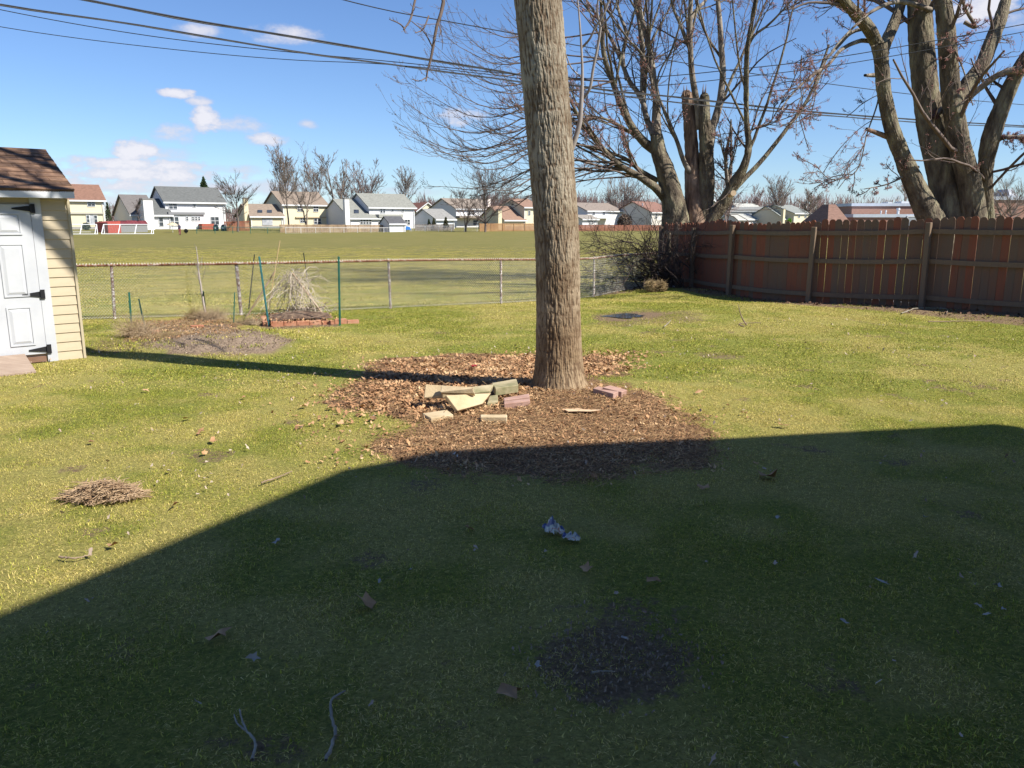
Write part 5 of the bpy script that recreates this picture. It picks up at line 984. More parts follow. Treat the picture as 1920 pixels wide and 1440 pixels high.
# conifer behind the white house
P = at(388, 425, 178); ht = at(388, 329, 178).z - P.z; rt = empty('fir_tree', tuple(P), label='dark green pointed fir rising behind the roof of the big white house', cat='tree'); MB().tube([(0, 0, -.5), (0, 0, ht)], [.25, .03], 6).build('trunk', mat('stem', [(.1, .07, .05)], .9), rt)
n_ = 260; t = (np.arange(n_) / n_) ** .9; z = ht * (.12 + .86 * t); a = np.arange(n_) * 2.399; L_ = (1 - t) * ht * .27 + .15; L_ *= .75 + .5 * RNG.random(n_); K = 6; s = np.linspace(0, 1, K)
P0 = np.stack([np.cos(a)[:, None] * L_[:, None] * s, np.sin(a)[:, None] * L_[:, None] * s, z[:, None] - .25 * L_[:, None] * s + .2 * L_[:, None] * s ** 2], -1); P1, R1 = grow(P0, np.full((n_, K), .05), 12, .1, 1, .9, .3, 1, 3, up=-.1)
join_tubes('crown', [(P0, np.full((n_, K), .08), 3), (P1, np.full(P1.shape[:2], .08), 3)], mat('fir_needles', [(.025, .05, .025), (.07, .11, .04)], .8, 2), rt, kind='stuff')
# far wood along the horizon
n_ = 5200; pxs = RNG.random(n_) * 1250 - 40 + RNG.random(n_) * 700; Yd = 290 + 60 * RNG.random(n_); X = (pxs - 960) / F * Yd; hh = (6.0 + 7 * fbm(pxs / 55., pxs * 0, 61, 3)) * (.75 + .4 * RNG.random(n_)); hh *= np.where(pxs < 790, .72, 1.0)
K = 5; s = np.linspace(0, 1, K); P0 = np.zeros((n_, K, 3)); P0[:, :, 0] = X[:, None] + RNG.normal(size=(n_, 1)) * .9 * s; P0[:, :, 1] = Yd[:, None]; P0[:, :, 2] = -1 + (hh[:, None] + 1) * s; P1, R1 = grow(P0, np.full((n_, K), .09), 5, .3, 1, .45, .35, .8, 3, up=.4)
join_tubes('distant_woods', [(P0, np.linspace(.16, .05, K)[None].repeat(n_, 0), 3), (P1, cl(R1, .06, .09), 3)], mat('distant_twigs', [(.17, .115, .11), (.27, .19, .175)], 1.0, .05, coord='Object'), None, kind='stuff', label='reddish-brown bare woods along the horizon')
# bramble bush at the end of the chain link fence
BO = np.array([4.35, 22.3, -.1]); br = empty('bramble_bush', tuple(BO), label='dark tangled leafless bush at the left end of the wood fence', cat='bush')
n_ = 54; K = 10; st = np.zeros((n_, 3)); st[:, 0] = RNG.normal(size=n_) * .45; st[:, 1] = RNG.normal(size=n_) * .3; d = np.stack([-.55 + RNG.normal(size=n_) * .75, -.3 + RNG.normal(size=n_) * .4, .8 + .6 * RNG.random(n_)], 1); ln = .9 + 1.3 * RNG.random(n_); P0 = np.zeros((n_, K, 3)); P0[:, 0] = st
for k in range(1, K): d = d + RNG.normal(size=(n_, 3)) * .16 + np.array([-.05, 0, -.13]); dn = d / np.linalg.norm(d, axis=1, keepdims=True); P0[:, k] = P0[:, k - 1] + dn * (ln / 6)[:, None]
P1, R1 = grow(P0, np.linspace(.014, .005, K)[None].repeat(n_, 0), 9, .1, 1, .9, .4, .7, 7, up=.05, wander=.5); P2, R2 = grow(P1, R1, 4, .1, 1, .9, .6, .7, 5, up=.1, wander=.5)
join_tubes('stems', [(P0, np.linspace(.016, .006, K)[None].repeat(n_, 0), 5), (P1, cl(R1, .005, .009), 3), (P2, cl(R2, .0035, .005), 3)], mat('dark_stem', [(.05, .035, .03), (.12, .085, .07)], .9, 9), br, kind='stuff')
MB().tube([(.05, .1, -.1), (.06, .1, .9), (.04, .12, 1.5)], [.06, .05, .04], 8).build('stump', BARKM, br)
# ---------------------------------------------------------------- overhead cables
CAB = mat('cable_black', [(.02, .02, .022), (.04, .04, .045)], .85, 3); CABG = mat('cable_grey', [(.05, .05, .052), (.1, .1, .105)], .8, 3)
def cable(label, pts, A, B, r_, m, extra=0.0):
    """pts seen in the photograph; the cable hangs in the vertical plane through ground points A and B"""
    A = np.array(A, float); B = np.array(B, float); d = (B - A) / np.linalg.norm(B - A); nrm = np.array([-d[1], d[0]]); out = []
    for (px, py) in pts:
        q = ray(px, py); t = (A @ nrm) / (q[:2] @ nrm); p = q * t; out.append((p[0], p[1], H + p[2]))
    P, Rr = resample(out, [r_] * len(out), 70); o = P[0].copy(); root = empty('power_cable', tuple(o), label=label, cat='cable', group='overhead cables')
    v, f = tubes((P - o)[None], Rr[None], 8); ob('strand', mesh_np('strand', v, f, True), m, root)
    if extra:
        P2 = P - o; k = np.arange(70); P2 = P2 + np.stack([0 * k, 0 * k, -r_ * 1.3 + .4 * r_ * np.sin(k * 1.3)], 1); v, f = tubes(P2[None], Rr[None] * extra, 6); ob('lashed_strand', mesh_np('lashed_strand', v, f, True), CABG, root)
PA_, PB_ = (-9.5, 14.0), (30, 40)
cable('thickest cable, running from the top left edge across behind the trunk', [(-260, -88), (150, -3), (330, 32), (590, 75), (760, 104), (975, 140), (1060, 157), (1290, 184), (1500, 207), (1720, 224), (1960, 238)], PA_, PB_, .017, CAB, .7)
cable('second cable from the left corner, doubled, just below the thickest one', [(-260, -42), (0, 8), (250, 45), (560, 97), (760, 124), (975, 153), (1060, 165), (1290, 194), (1500, 212), (1720, 229), (1960, 240)], PA_, PB_, .012, CAB, .9)
PC_, PD_ = (-14, 19.5), (14, 17.5)
cable('thin cable sagging from the left and rising over the right maple, upper of two', [(-260, -42), (0, 18), (300, 70), (440, 87), (600, 103), (760, 118), (900, 133), (1060, 146), (1230, 144), (1380, 130), (1500, 117), (1720, 82), (1960, 38)], PC_, PD_, .009, CAB)
cable('thin cable sagging lowest at the left and rising over the right maple, lower of two', [(-260, -2), (0, 50), (300, 90), (560, 113), (700, 119), (850, 132), (1000, 150), (1110, 163), (1238, 160), (1395, 144), (1500, 132), (1720, 97), (1960, 52)], PC_, PD_, .008, CAB)
cable('cable entering at the top middle and crossing behind the trunk', [(480, -48), (645, 0), (720, 18), (850, 42), (975, 65), (1059, 81), (1206, 105), (1343, 128), (1500, 150), (1720, 178), (1960, 200)], (-9.5, 16), (26, 36), .012, CAB)
# ---------------------------------------------------------------- the house behind the camera, whose shadow falls on the lawn
s_ = np.array([-SX, -SY]) / math.hypot(SX, SY); ct = 1 / math.tan(R(SUN_EL)); HR = 6.3
def roofpt(px, py): g_ = np.array(gp(px, py)[:2]); return g_ - s_ * HR * ct
q1 = roofpt(0, 1150); q2 = roofpt(640, 882); q2b = roofpt(820, 848); q3 = roofpt(1330, 823); q4 = roofpt(1858, 795); q5 = roofpt(1925, 808)
d0 = (q1 - q2) / np.linalg.norm(q1 - q2); q0 = q1 + d0 * 6.5; d5 = np.array([.9, -.43]); q6 = q5 + d5 * 6.5
poly = [q0, q1, q2, q2b, q3, q4, q5, q6, q6 + np.array([-3, -8]), q0 + np.array([3.5, -5])]
cen = np.mean(poly, 0); hs = empty('house', (cen[0], cen[1], 0), label='two-storey sided house behind the viewer that shades the foreground', cat='house')
inn = [cen + (p - cen) * (1 - .35 / np.linalg.norm(p - cen)) for p in poly]
MB().prism([(p[0] - cen[0], p[1] - cen[1], -.3) for p in inn][::1], (0, 0, HR + .1)).build('wall', siding((.66, .6, .5)), hs)
rf = MB().prism([(p[0] - cen[0], p[1] - cen[1], HR - .18) for p in poly], (0, 0, .18))
n_ = len(poly); rf.add([(p[0] - cen[0], p[1] - cen[1], HR + .001) for p in poly] + [((p[0] - cen[0]) * .25, (p[1] - cen[1]) * .25, HR + .9) for p in poly], [tuple(range(n_, 2 * n_))] + [(i, (i + 1) % n_, n_ + (i + 1) % n_, n_ + i) for i in range(n_)]); rf.build('roof', shingle((.2, .16, .13)), hs)
# ---------------------------------------------------------------- leaf bed, litter, slabs and bricks
LEAFM = mat('dead_leaf', [(.14, .07, .035), (.38, .205, .10), (.6, .40, .22)], .8, 3.5, coord='World', detail=8, pos=[.34, .5, .66])
PALE = mat('pale_leaf', [(.3, .23, .16), (.46, .38, .29)], .8, 3)
def leaf_shapes(m, k, size):
    out = []
    for i in range(k):
        n_ = 9; pts = []
        for j in range(n_): a = j / n_ * 6.283; r_ = size * (1.0 if j % 2 == 0 else .55) * random.uniform(.7, 1.15) * (1.2 if j == 0 else 1); pts.append((r_ * math.cos(a), r_ * math.sin(a) * .8, size * random.uniform(-.12, .5) * (abs(math.cos(a)) ** 2 + .2)))
        out.append(np.array([(0, 0, 0)] + pts))
    return out
def scatter_leaves(name, label, pts, size, m, shapes, par=None, tilt=.5, **k):
    Vs, Fs = [], []; n_ = len(pts); S = np.array([shapes[i] for i in RNG.integers(0, len(shapes), n_)]); a = RNG.random(n_) * 6.283; c_, s_ = np.cos(a), np.sin(a); sc = size * (.5 + .9 * RNG.random(n_)); tx, ty = RNG.normal(size=(2, n_)) * tilt
    x = (S[:, :, 0] * c_[:, None] - S[:, :, 1] * s_[:, None]) * sc[:, None]; y = (S[:, :, 0] * s_[:, None] + S[:, :, 1] * c_[:, None]) * sc[:, None]; z = S[:, :, 2] * sc[:, None] + x * tx[:, None] + y * ty[:, None]
    z = z - np.minimum(z.min(1), 0)[:, None] * .8
    V = np.stack([x + pts[:, 0:1], y + pts[:, 1:2], z + pts[:, 2:3]], -1).reshape(-1, 3); nv = S.shape[1]; tri = np.array([[0, j, j % (nv - 1) + 1] for j in range(1, nv)]); Fc = (np.arange(n_)[:, None, None] * nv + tri[None]).reshape(-1, 3)
    return ob(name, mesh_np(name, V, Fc), m, par, kind='stuff', label=label, **k)
def in_poly(poly, n_, edge=.15):
    pa = np.array(poly); lo, hi = pa.min(0) - edge * 1.6, pa.max(0) + edge * 1.6; x = RNG.random(n_ * 6) * (hi[0] - lo[0]) + lo[0]; y = RNG.random(n_ * 6) * (hi[1] - lo[1]) + lo[1]
    sd = poly_sd(x, y, poly) + .5 * (fbm(x * 2.2, y * 2.2, 11, 4) - .47); k = RNG.random(len(x)) < sstep(-edge, edge, sd); x, y = x[k][:n_], y[k][:n_]; return np.stack([x, y, gz(x, y) + .012], 1)
SHP = leaf_shapes(None, 14, 1.0)
scatter_leaves('leaf_litter', 'thick brown dead leaf litter left of and behind the trunk', in_poly(LEAFBED, 9000, .42), .021, LEAFM, SHP, None, .3)
scatter_leaves('leaf_litter', 'crumbled leaf and mulch litter in front of the trunk', in_poly(MULCH, 9000, .3), .010, LEAFM, SHP, None, .4)
scatter_leaves('leaf_litter', 'leaf litter along the foot of the wood fence', in_poly(FSTRIP, 3200), .026, mat('wet_leaf', [(.06, .035, .025), (.2, .11, .065)], .8, 4, coord='World'), SHP, None, .5)
x, y = spots(1.5, 14, 14); k = fbm(x * .9, y * .9, 77, 3) > .44; x, y = x[k], y[k]; scatter_leaves('leaf_scraps', 'small scattered leaf scraps over the lawn', np.stack([x, y, gz(x, y) + .022], 1), .013, mat('scrap', [(.2, .12, .08), (.5, .42, .34)], .8, 1.2, coord='World'), SHP, None, .6)
# slivers and straw on the beds
def straws(name, label, pts, ln, r_, m, par=None, lift=.25, off=(0, 0, 0)):
    n_ = len(pts); a = RNG.random(n_) * 6.283; L_ = ln * (.4 + RNG.random(n_)); K = 4; s = np.linspace(-.5, .5, K); bend = RNG.normal(size=n_) * .25; el_ = RNG.normal(size=n_) * lift
    P = np.zeros((n_, K, 3)); P[:, :, 0] = pts[:, 0:1] + L_[:, None] * (np.cos(a)[:, None] * s - np.sin(a)[:, None] * bend[:, None] * (s ** 2)); P[:, :, 1] = pts[:, 1:2] + L_[:, None] * (np.sin(a)[:, None] * s + np.cos(a)[:, None] * bend[:, None] * (s ** 2)); P[:, :, 2] = pts[:, 2:3] + L_[:, None] * np.abs(el_)[:, None] * (s + .5) + .004
    v, f = tubes(P - np.array(off), np.full((n_, K), r_) * (.6 + .8 * RNG.random(n_))[:, None], 3); return ob(name, mesh_np(name, v, f), m, par, kind='stuff', label=label)
STR = mat('straw', [(.26, .15, .07), (.52, .34, .17)], .7, 9, coord='World')
straws('bark_slivers', 'thin twigs and slivers over the bare mulch', in_poly(MULCH, 5200, .3), .06, .0016, STR); straws('leaf_stalks', 'twigs lying among the dead leaves', in_poly(LEAFBED, 1500), .09, .002, STR)
# individual larger fallen leaves
def leaf_label(px, py, m):
    k = 'curled brown leaf' if m is LEAFM else 'small pale dry leaf'
    refs = [(195, 925, 'the straw heap'), (160, 1050, 'the dark twig'), (520, 900, 'the pale stick'), (850, 750, 'the slab heap'), (1180, 730, 'the trunk'), (1345, 812, 'the mulch tip'), (1850, 797, 'the shade corner'), (300, 665, 'the soil mound'), (150, 670, 'the shed corner'), (690, 740, 'the leaf bed')]
    rx, ry, rn = min(refs, key=lambda q: (q[0] - px) ** 2 + 4 * (q[1] - py) ** 2); dx, dy = px - rx, (py - ry) * 2
    side = ('right of ' if dx > 0 else 'left of ') if abs(dx) > abs(dy) else ('in front of ' if dy > 0 else 'behind ')
    dist = math.hypot(dx, dy); far_ = 'just ' if dist < 70 else ('somewhat ' if dist < 160 else 'well ')
    lb = k + ' ' + far_ + side + rn
    n_ = USED.get(lb, 0); USED[lb] = n_ + 1
    return lb + ['', ', second from it', ', third from it', ', fourth from it', ', fifth from it'][n_]
USED = {}
def leaf_obj(px, py, size, m, label=None, group='fallen leaves lying on the lawn'):
    p = gp(px, py); S = random.choice(SHP) * size; a = random.random() * 6.28
    me = mesh_np('fallen_leaf', S, np.array([[0, j, j % 9 + 1] for j in range(1, 10)])); o = ob('fallen_leaf', me, m); o.location = (p.x, p.y, p.z + .03); o.rotation_euler = (random.gauss(0, .25), random.gauss(0, .25), a)
    tag(o, label or leaf_label(px, py, m), 'leaf', group)
LL = []
for (px, py, s) in ((273, 737, .05), (350, 790, .05), (378, 815, .05), (458, 750, .035), (400, 833, .045), (385, 855, .035), (328, 955, .045), (212, 1033, .045), (172, 835, .035), (570, 767, .05), (585, 800, .04), (560, 805, .04), (620, 770, .05), (640, 800, .05), (1270, 772, .045), (1310, 740, .05), (1365, 766, .03), (1435, 905, .0), (1465, 803, .05), (1320, 752, .03), (1395, 780, .035), (560, 725, .035), (680, 768, .06), (700, 790, .05)):
    if s: LL.append((px, py, s, LEAFM))
for (px, py, s) in ((242, 884, .025), (318, 890, .045), (396, 896, .03), (398, 912, .03), (130, 870, .02), (296, 911, .03), (1707, 795, .035), (600, 795, .025), (452, 895, .02)): LL.append((px, py, s * .65, PALE))
REFS = [(195, 925), (160, 1050), (520, 900), (850, 750), (1180, 730), (1345, 812), (1850, 797), (300, 665), (150, 670), (690, 740)]
for q in sorted(LL, key=lambda q: min((a - q[0]) ** 2 + 4 * (b - q[1]) ** 2 for a, b in REFS)): leaf_obj(*q)
SHL = mat('shaded_leaf', [(.24, .13, .06), (.44, .27, .14)], .8, 6)
for (px, py, s, lb) in ((688, 1140, .07, 'curled dull brown leaf left of the wrapper in the shade'), (955, 1312, .06, 'split brown leaf near the lower middle of the shade'), (1437, 900, .09, 'largest brown leaf, in the shade right of the mulch'), (415, 1202, .06, 'rounded purplish leaf in the lower left shade'), (1222, 1098, .05, 'flat pale leaf above the bare soil patch'), (1100, 1075, .05, 'dark curled leaf below the wrapper'), (880, 1000, .05, 'brown leaf in the shade left of the wrapper'), (1320, 922, .05, 'pair of small leaves below the right tip of the mulch')):
    leaf_obj(px, py, s, SHL, lb, None)
WH = mat('white_scrap', [(.24, .22, .19), (.36, .33, .29)], .6, 3)
for k_, (px, py, s, lb_) in enumerate(((1650, 1102, .035, 'largest pale scrap in the right part of the shade'), (1867, 1110, .03, 'pale scrap near the right edge of the shade'), (1457, 980, .022, 'pale scrap in the shade below the largest brown leaf'), (1735, 980, .022, 'pale speck in the shade below the corner of its edge'),
        (477, 1247, .03, 'pale angular scrap right of the purplish leaf'), (371, 1333, .022, 'pale scrap left of the forked grey-green stick'), (520, 1027, .035, 'pale scrap just inside the left edge of the shade'), (1835, 1150, .022, 'left scrap of the small cluster at the right edge'), (1848, 1165, .02, 'lowest scrap of the small cluster at the right edge'),
        (1580, 1178, .025, 'pale scrap lying alone at lower right in the shade'), (1880, 1155, .02, 'right scrap of the small cluster at the right edge'), (770, 1080, .015, 'pale speck behind the curled dull brown leaf'), (712, 1100, .015, 'tiny pale speck just behind the curled dull brown leaf'), (1008, 1262, .02, 'pale scrap left of the bare soil patch'), (1170, 1210, .02, 'pale scrap lying on the bare soil patch'))):
    p = gp(px, py); S = random.choice(SHP) * s; o = ob('litter_scrap', mesh_np('litter_scrap', S, np.array([[0, j, j % 9 + 1] for j in range(1, 10)])), WH, label=lb_, cat='scrap', group='pale scraps in the shaded lawn'); o.location = (p.x, p.y, p.z + .035); o.rotation_euler = (random.gauss(0, .3), random.gauss(0, .3), random.random() * 6)
# sandstone slabs and bricks
def block_obj(name, label, pix, hgt, m, lift=(0, 0, 0, 0), cat='paving slab', jag=0, bev=.004):
    """four ground corners seen in the photograph, each raised by lift, thickness hgt"""
    g_ = []
    for (x, y), l_ in zip(pix, lift):
        z = l_ + hgt; r_ = ray(x, y); zz = 0
        for _ in range(8): t = (H - (zz + z)) / -r_[2]; q = r_ * t; zz = float(gz(q[0], q[1]))
        g_.append(Vector((q[0], q[1], zz + z)))
    c = sum(g_, Vector()) / 4; n_ = (g_[2] - g_[0]).cross(g_[3] - g_[1]).normalized(); n_ = n_ if n_.z > 0 else -n_
    o = MB().hexa([p - c - n_ * hgt for p in g_], [p - c for p in g_]).build(name, m, None, bevel=bev, label=label, cat=cat); o.location = c; return o
SAND = mat('sandstone', [(.38, .285, .165), (.48, .37, .225), (.54, .44, .29)], .9, 4, bump=.003, bscale=60, coord='World'); MOSS = mat('mossy_sandstone', [(.19, .18, .09), (.33, .28, .17), (.42, .35, .23)], .95, 5, bump=.003, bscale=60, coord='World'); PINK = mat('pink_brick', [(.32, .19, .15), (.42, .27, .22)], .9, 8, bump=.002, bscale=90, coord='World')
block_obj('paving_slab', 'large tan sandstone slab, leftmost of the heap beside the trunk', [(795, 746), (886, 746), (888, 726), (798, 721)], .055, SAND, (.05, .02, .12, .16))
block_obj('paving_slab', 'broad tan slab leaning on top at the front of the heap', [(858, 770), (905, 757), (921, 737), (836, 741)], .045, SAND, (.0, .01, .08, .13))
block_obj('paving_slab', 'thin tan slab showing behind the top edge of the heap', [(826, 735), (890, 738), (886, 728), (828, 722)], .04, SAND, (.14, .12, .17, .18))
block_obj('paving_slab', 'mossy flat slab at the back of the heap', [(880, 737), (918, 733), (926, 720), (870, 727)], .045, MOSS, (.06, .05, .08, .09))
block_obj('stone_block', 'mossy squared stone at the right end of the slab heap', [(929, 728), (972, 722), (968, 710), (922, 718)], .075, MOSS, (.03, .02, .02, .04), 'stone')
block_obj('stone_block', 'small broken tan stone between the slabs and the pink bricks', [(913, 756), (934, 752), (933, 740), (918, 742)], .04, MOSS, (0, 0, .01, .01), 'stone')
block_obj('stone_block', 'broken pale slab corner at the lower left of the heap', [(808, 784), (850, 777), (838, 768), (792, 775)], .04, SAND, (0, .0, .0, .0), 'stone')
block_obj('brick', 'lone tan brick in the mulch in front of the heap', [(901, 782), (950, 782), (951, 777), (901, 777)], .052, SAND, (0, 0, 0, 0), 'brick')
block_obj('brick', 'front one of the two pink bricks lying together in the mulch', [(945, 757), (994, 751), (993, 747), (945, 753)], .055, PINK, (0, 0, 0, 0), 'brick')
block_obj('brick', 'rear one of the two pink bricks lying together in the mulch', [(945, 750), (993, 744), (992, 738), (944, 746)], .06, PINK, (0, 0, 0, 0), 'brick')
block_obj('brick', 'front one of the two pink bricks right of the trunk', [(1112, 728), (1150, 738), (1160, 734), (1122, 724)], .06, PINK, (0, 0, 0, 0), 'brick')
block_obj('brick', 'rear one of the two pink bricks right of the trunk', [(1130, 726), (1166, 735), (1176, 731), (1144, 722)], .06, PINK, (0.02, 0, 0, 0.02), 'brick')
# pale chip patch, red can
p = gp(1080, 775); o = ob('bark_flake', mesh_np('bark_flake', random.choice(SHP) * .16 * np.array([1.1, .7, .1]), np.array([[0, j, j % 9 + 1] for j in range(1, 10)])), mat('pale_bark', [(.5, .33, .2), (.62, .44, .28)], .9, 8), label='pale orange flake of bark on the mulch mound', cat='bark'); o.location = (p.x, p.y, p.z + .03)
p = gp(889, 691); MB().tube([(-.03, 0, .03), (.03, .01, .035)], [.016, .012], 8).build('red_wrapper', mat('red_wrap', [(.25, .02, .03)], .4), label='small crushed red wrapper in the dead leaves', cat='wrapper').location = p
# crumpled candy wrapper bag in the shade
def crumple(name, label, px, py, w, d_, h_, seed):
    p = gp(px, py); rg = np.random.default_rng(seed); n_ = 22; X, Y_ = np.meshgrid(np.linspace(-1, 1, n_), np.linspace(-1, 1, n_)); f = np.clip(1.05 - np.sqrt(X ** 2 + Y_ ** 2), 0, 1)
    r_ = np.abs(fbm(X * 2.6 + seed, Y_ * 2.6, seed, 4) - .45) * 3.2; Z = h_ * (f ** .5) * (.25 + r_); X2 = X * w * (1 - .25 * (fbm(X * 3, Y_ * 3, seed + 4, 3))); Y2 = Y_ * d_ * (1 - .3 * fbm(X * 3, Y_ * 3, seed + 9, 3))
    I = np.arange(n_ * n_).reshape(n_, n_); q = np.stack([I[:-1, :-1], I[:-1, 1:], I[1:, 1:], I[1:, :-1]], -1).reshape(-1, 4); rr = (X ** 2 + Y_ ** 2)[:-1, :-1].ravel(); q = q[rr < 1.0 + .1 * rg.random(len(rr))]
    m = mat('printed_foil', [(.03, .04, .16), (.05, .07, .2), (.46, .44, .38), (.56, .53, .46), (.4, .12, .07), (.46, .44, .38)], .3, 11, spec=.7, pos=[.36, .44, .46, .56, .58, .61], detail=2)
    o = ob(name, mesh_np(name, np.stack([X2, Y2, Z], -1).reshape(-1, 3), q), m, label=label, cat='wrapper'); o.location = (p.x, p.y, p.z + .02); o.rotation_euler = (0, 0, -.4); return o
crumple('crumpled_wrapper', 'larger crumpled blue and white foil wrapper in the shaded grass', 1038, 1002, .07, .06, .085, 3); crumple('crumpled_wrapper', 'smaller crumpled white foil piece right of the blue wrapper', 1070, 1016, .06, .036, .045, 8)
# straw heap on the lawn
p = gp(195, 936); th_ = empty('straw_heap', tuple(p), label='small mound of dry raked grass on the sunlit lawn', cat='grass heap'); n_ = 900; a = RNG.random(n_) * 6.28; rr = np.sqrt(RNG.random(n_)); pts = np.stack([.23 * rr * np.cos(a), .11 * rr * np.sin(a), .10 * (1 - rr ** 2) * RNG.random(n_) ** .5 + .01], 1)
straws('straw', None, pts, .13, .0022, mat('brown_straw', [(.26, .16, .09), (.55, .40, .25)], .8, 14), th_, .12)
# fallen sticks
def stick(label, px_pts, w, m, lift=.025):
    pts = [gp(x, y) for (x, y) in px_pts]; o0 = pts[0].copy(); P, Rr = resample([tuple(p - o0 + Vector((0, 0, lift))) for p in pts], [w * (1 - .5 * i / (len(pts) - 1)) for i in range(len(pts))], 22, .32); Rr = Rr * (.8 + .4 * RNG.random(len(Rr))); o = ob('fallen_stick', mesh_np('fallen_stick', *tubes(P[None], Rr[None], 6), True), m, label=label, cat='stick'); o.location = o0; return o
STK = mat('grey_stick', [(.18, .155, .12), (.32, .28, .22)], .8, 20); STB = mat('brown_stick', [(.16, .11, .08), (.3, .22, .15)], .85, 12)
stick('bent pale stick near the bottom edge, left of centre', [(612, 1438), (630, 1385), (622, 1350), (628, 1318), (650, 1306)], .007, STK); stick('forked grey-green stick at the bottom left', [(474, 1438), (480, 1405), (462, 1380), (450, 1342)], .006, STK); stick('short side twig of the bottom left stick', [(462, 1382), (445, 1368), (440, 1352)], .004, STK)
stick('dark twig lying on the sunny lawn near the left edge', [(112, 1052), (140, 1055), (174, 1048)], .006, STB); stick('thin stick across the bare soil patch', [(1108, 1272), (1130, 1270), (1152, 1270)], .005, STK); stick('pale stick at the edge of the shade left of the mulch', [(490, 912), (520, 902), (548, 890)], .006, STB)
stick('thin curved twig among the leaves left of the trunk', [(790, 690), (815, 680), (840, 688)], .005, STR); stick('long pale stick by the right part of the wood fence', [(1690, 590), (1735, 580), (1760, 580), (1775, 592)], .012, STK); stick('short stick on the lawn before the fence', [(1245, 616), (1258, 603)], .01, STK); stick('thin dark stick along the lawn below the fence at right', [(1740, 606), (1800, 605), (1860, 604)], .01, STB)
for (lb, a) in (('upright forked branch stuck in the lawn, main stem', [(1400, 610), (1392, 598), (1389, 582)]), ('fallen forked branch lying to the right on the lawn', [(1396, 613), (1412, 609), (1420, 606)])):
    pts = [gp(*a[0])]; pts.append(pts[0] + Vector((-.07, .05, .12 if 'upright' in lb else .03))); pts.append(pts[0] + Vector((-.14, .1, .36) if 'upright' in lb else (.3, .1, .06))); o0 = pts[0].copy(); P, Rr = resample([tuple(q - o0) for q in pts], [.014, .01, .004], 10, .1); o = ob('fallen_stick', mesh_np('fallen_stick', *tubes(P[None], Rr[None], 6), True), STB, label=lb, cat='stick'); o.location = o0
stick('long root-like stick at the foot of the trunk', [(985, 732), (1000, 727), (1030, 728)], .006, STB, .02)
# puddle
g_ = [gp(x, y) for (x, y) in [(1172 + 44 * math.cos(q * .262) * random.uniform(.6, 1.15), 593.5 + 4.6 * math.sin(q * .262) * random.uniform(.5, 1.2)) for q in range(24)]]; zp = max(p.z for p in g_) + .012; c = sum(g_, Vector()) / len(g_)
me = bpy.data.meshes.new('puddle'); me.from_pydata([(p.x - c.x, p.y - c.y, 0) for p in g_], [], [tuple(range(len(g_)))]); o = ob('puddle', me, mat('puddle_water', [(.05, .045, .04)], .05, spec=.6), kind='structure'); o.location = (c.x, c.y, zp)
# white board, straw bale clump, blue-white rag by the fence
a, b = gp(1622, 567), gp(1716, 572); d = b - a
o = MB().hexa([(0, 0, -.02), (d.x, d.y, -.02), (d.x + .1, d.y + .16, -.02), (.22, .2, -.02)], [(0, 0, .02), (d.x, d.y, .025), (d.x + .1, d.y + .16, .03), (.22, .2, .03)]).build('white_board', mat('white_board', [(.6, .63, .68), (.75, .76, .78)], .6, 4), label='long white board lying at the foot of the wood fence', cat='board', bevel=.004); o.location = a + Vector((0, -.05, .05))
p = gp(1229, 547); hb = empty('straw_bale', tuple(p), label='rounded tan clod of straw and roots under the tangled bush', cat='straw clump'); n_ = 700; v = RNG.normal(size=(n_, 3)); v /= np.linalg.norm(v, axis=1, keepdims=True); v = np.sign(v) * np.abs(v) ** .6 * np.array([.24, .17, .12]) + np.array([0, 0, .12])
MB().tube([(-.2, 0, .1), (-.1, 0, .11), (.1, 0, .12), (.21, 0, .1)], [.08, .12, .12, .08], 10).build('core', mat('clod', [(.12, .075, .04), (.3, .2, .1)], .95, 12, bump=.01), hb); straws('straw', None, v, .16, .004, mat('tan_straw', [(.22, .15, .08), (.44, .33, .17)], .8, 9), hb, .3)
p = gp(1261, 538); o = MB().add([(-.1, 0, 0), (.08, -.03, 0), (.12, .08, .02), (-.06, .1, .03), (-.05, 0, .1), (.03, .01, .14), (.06, .06, .12), (-.03, .06, .08)], BOXF).build('rag', mat('rag', [(.45, .52, .62), (.6, .64, .7)], .8, 6), label='pale blue-white rag at the left end of the wood fence', cat='rag'); o.location = p
# dirt mound grit
straws('mound_debris', 'dry stalk bits scattered on the bare soil mound', in_poly(MOUND, 900, .1), .05, .002, mat('soil_crumb', [(.12, .085, .06), (.3, .22, .15)], .9, 9, coord='World')); scatter_leaves('soil_clods', 'small dark soil clods on the bare mound', in_poly(MOUND, 2200, .1), .009, mat('clod_soil', [(.10, .07, .05), (.36, .27, .2)], 1.0, 8, coord='World'), SHP, None, .8)
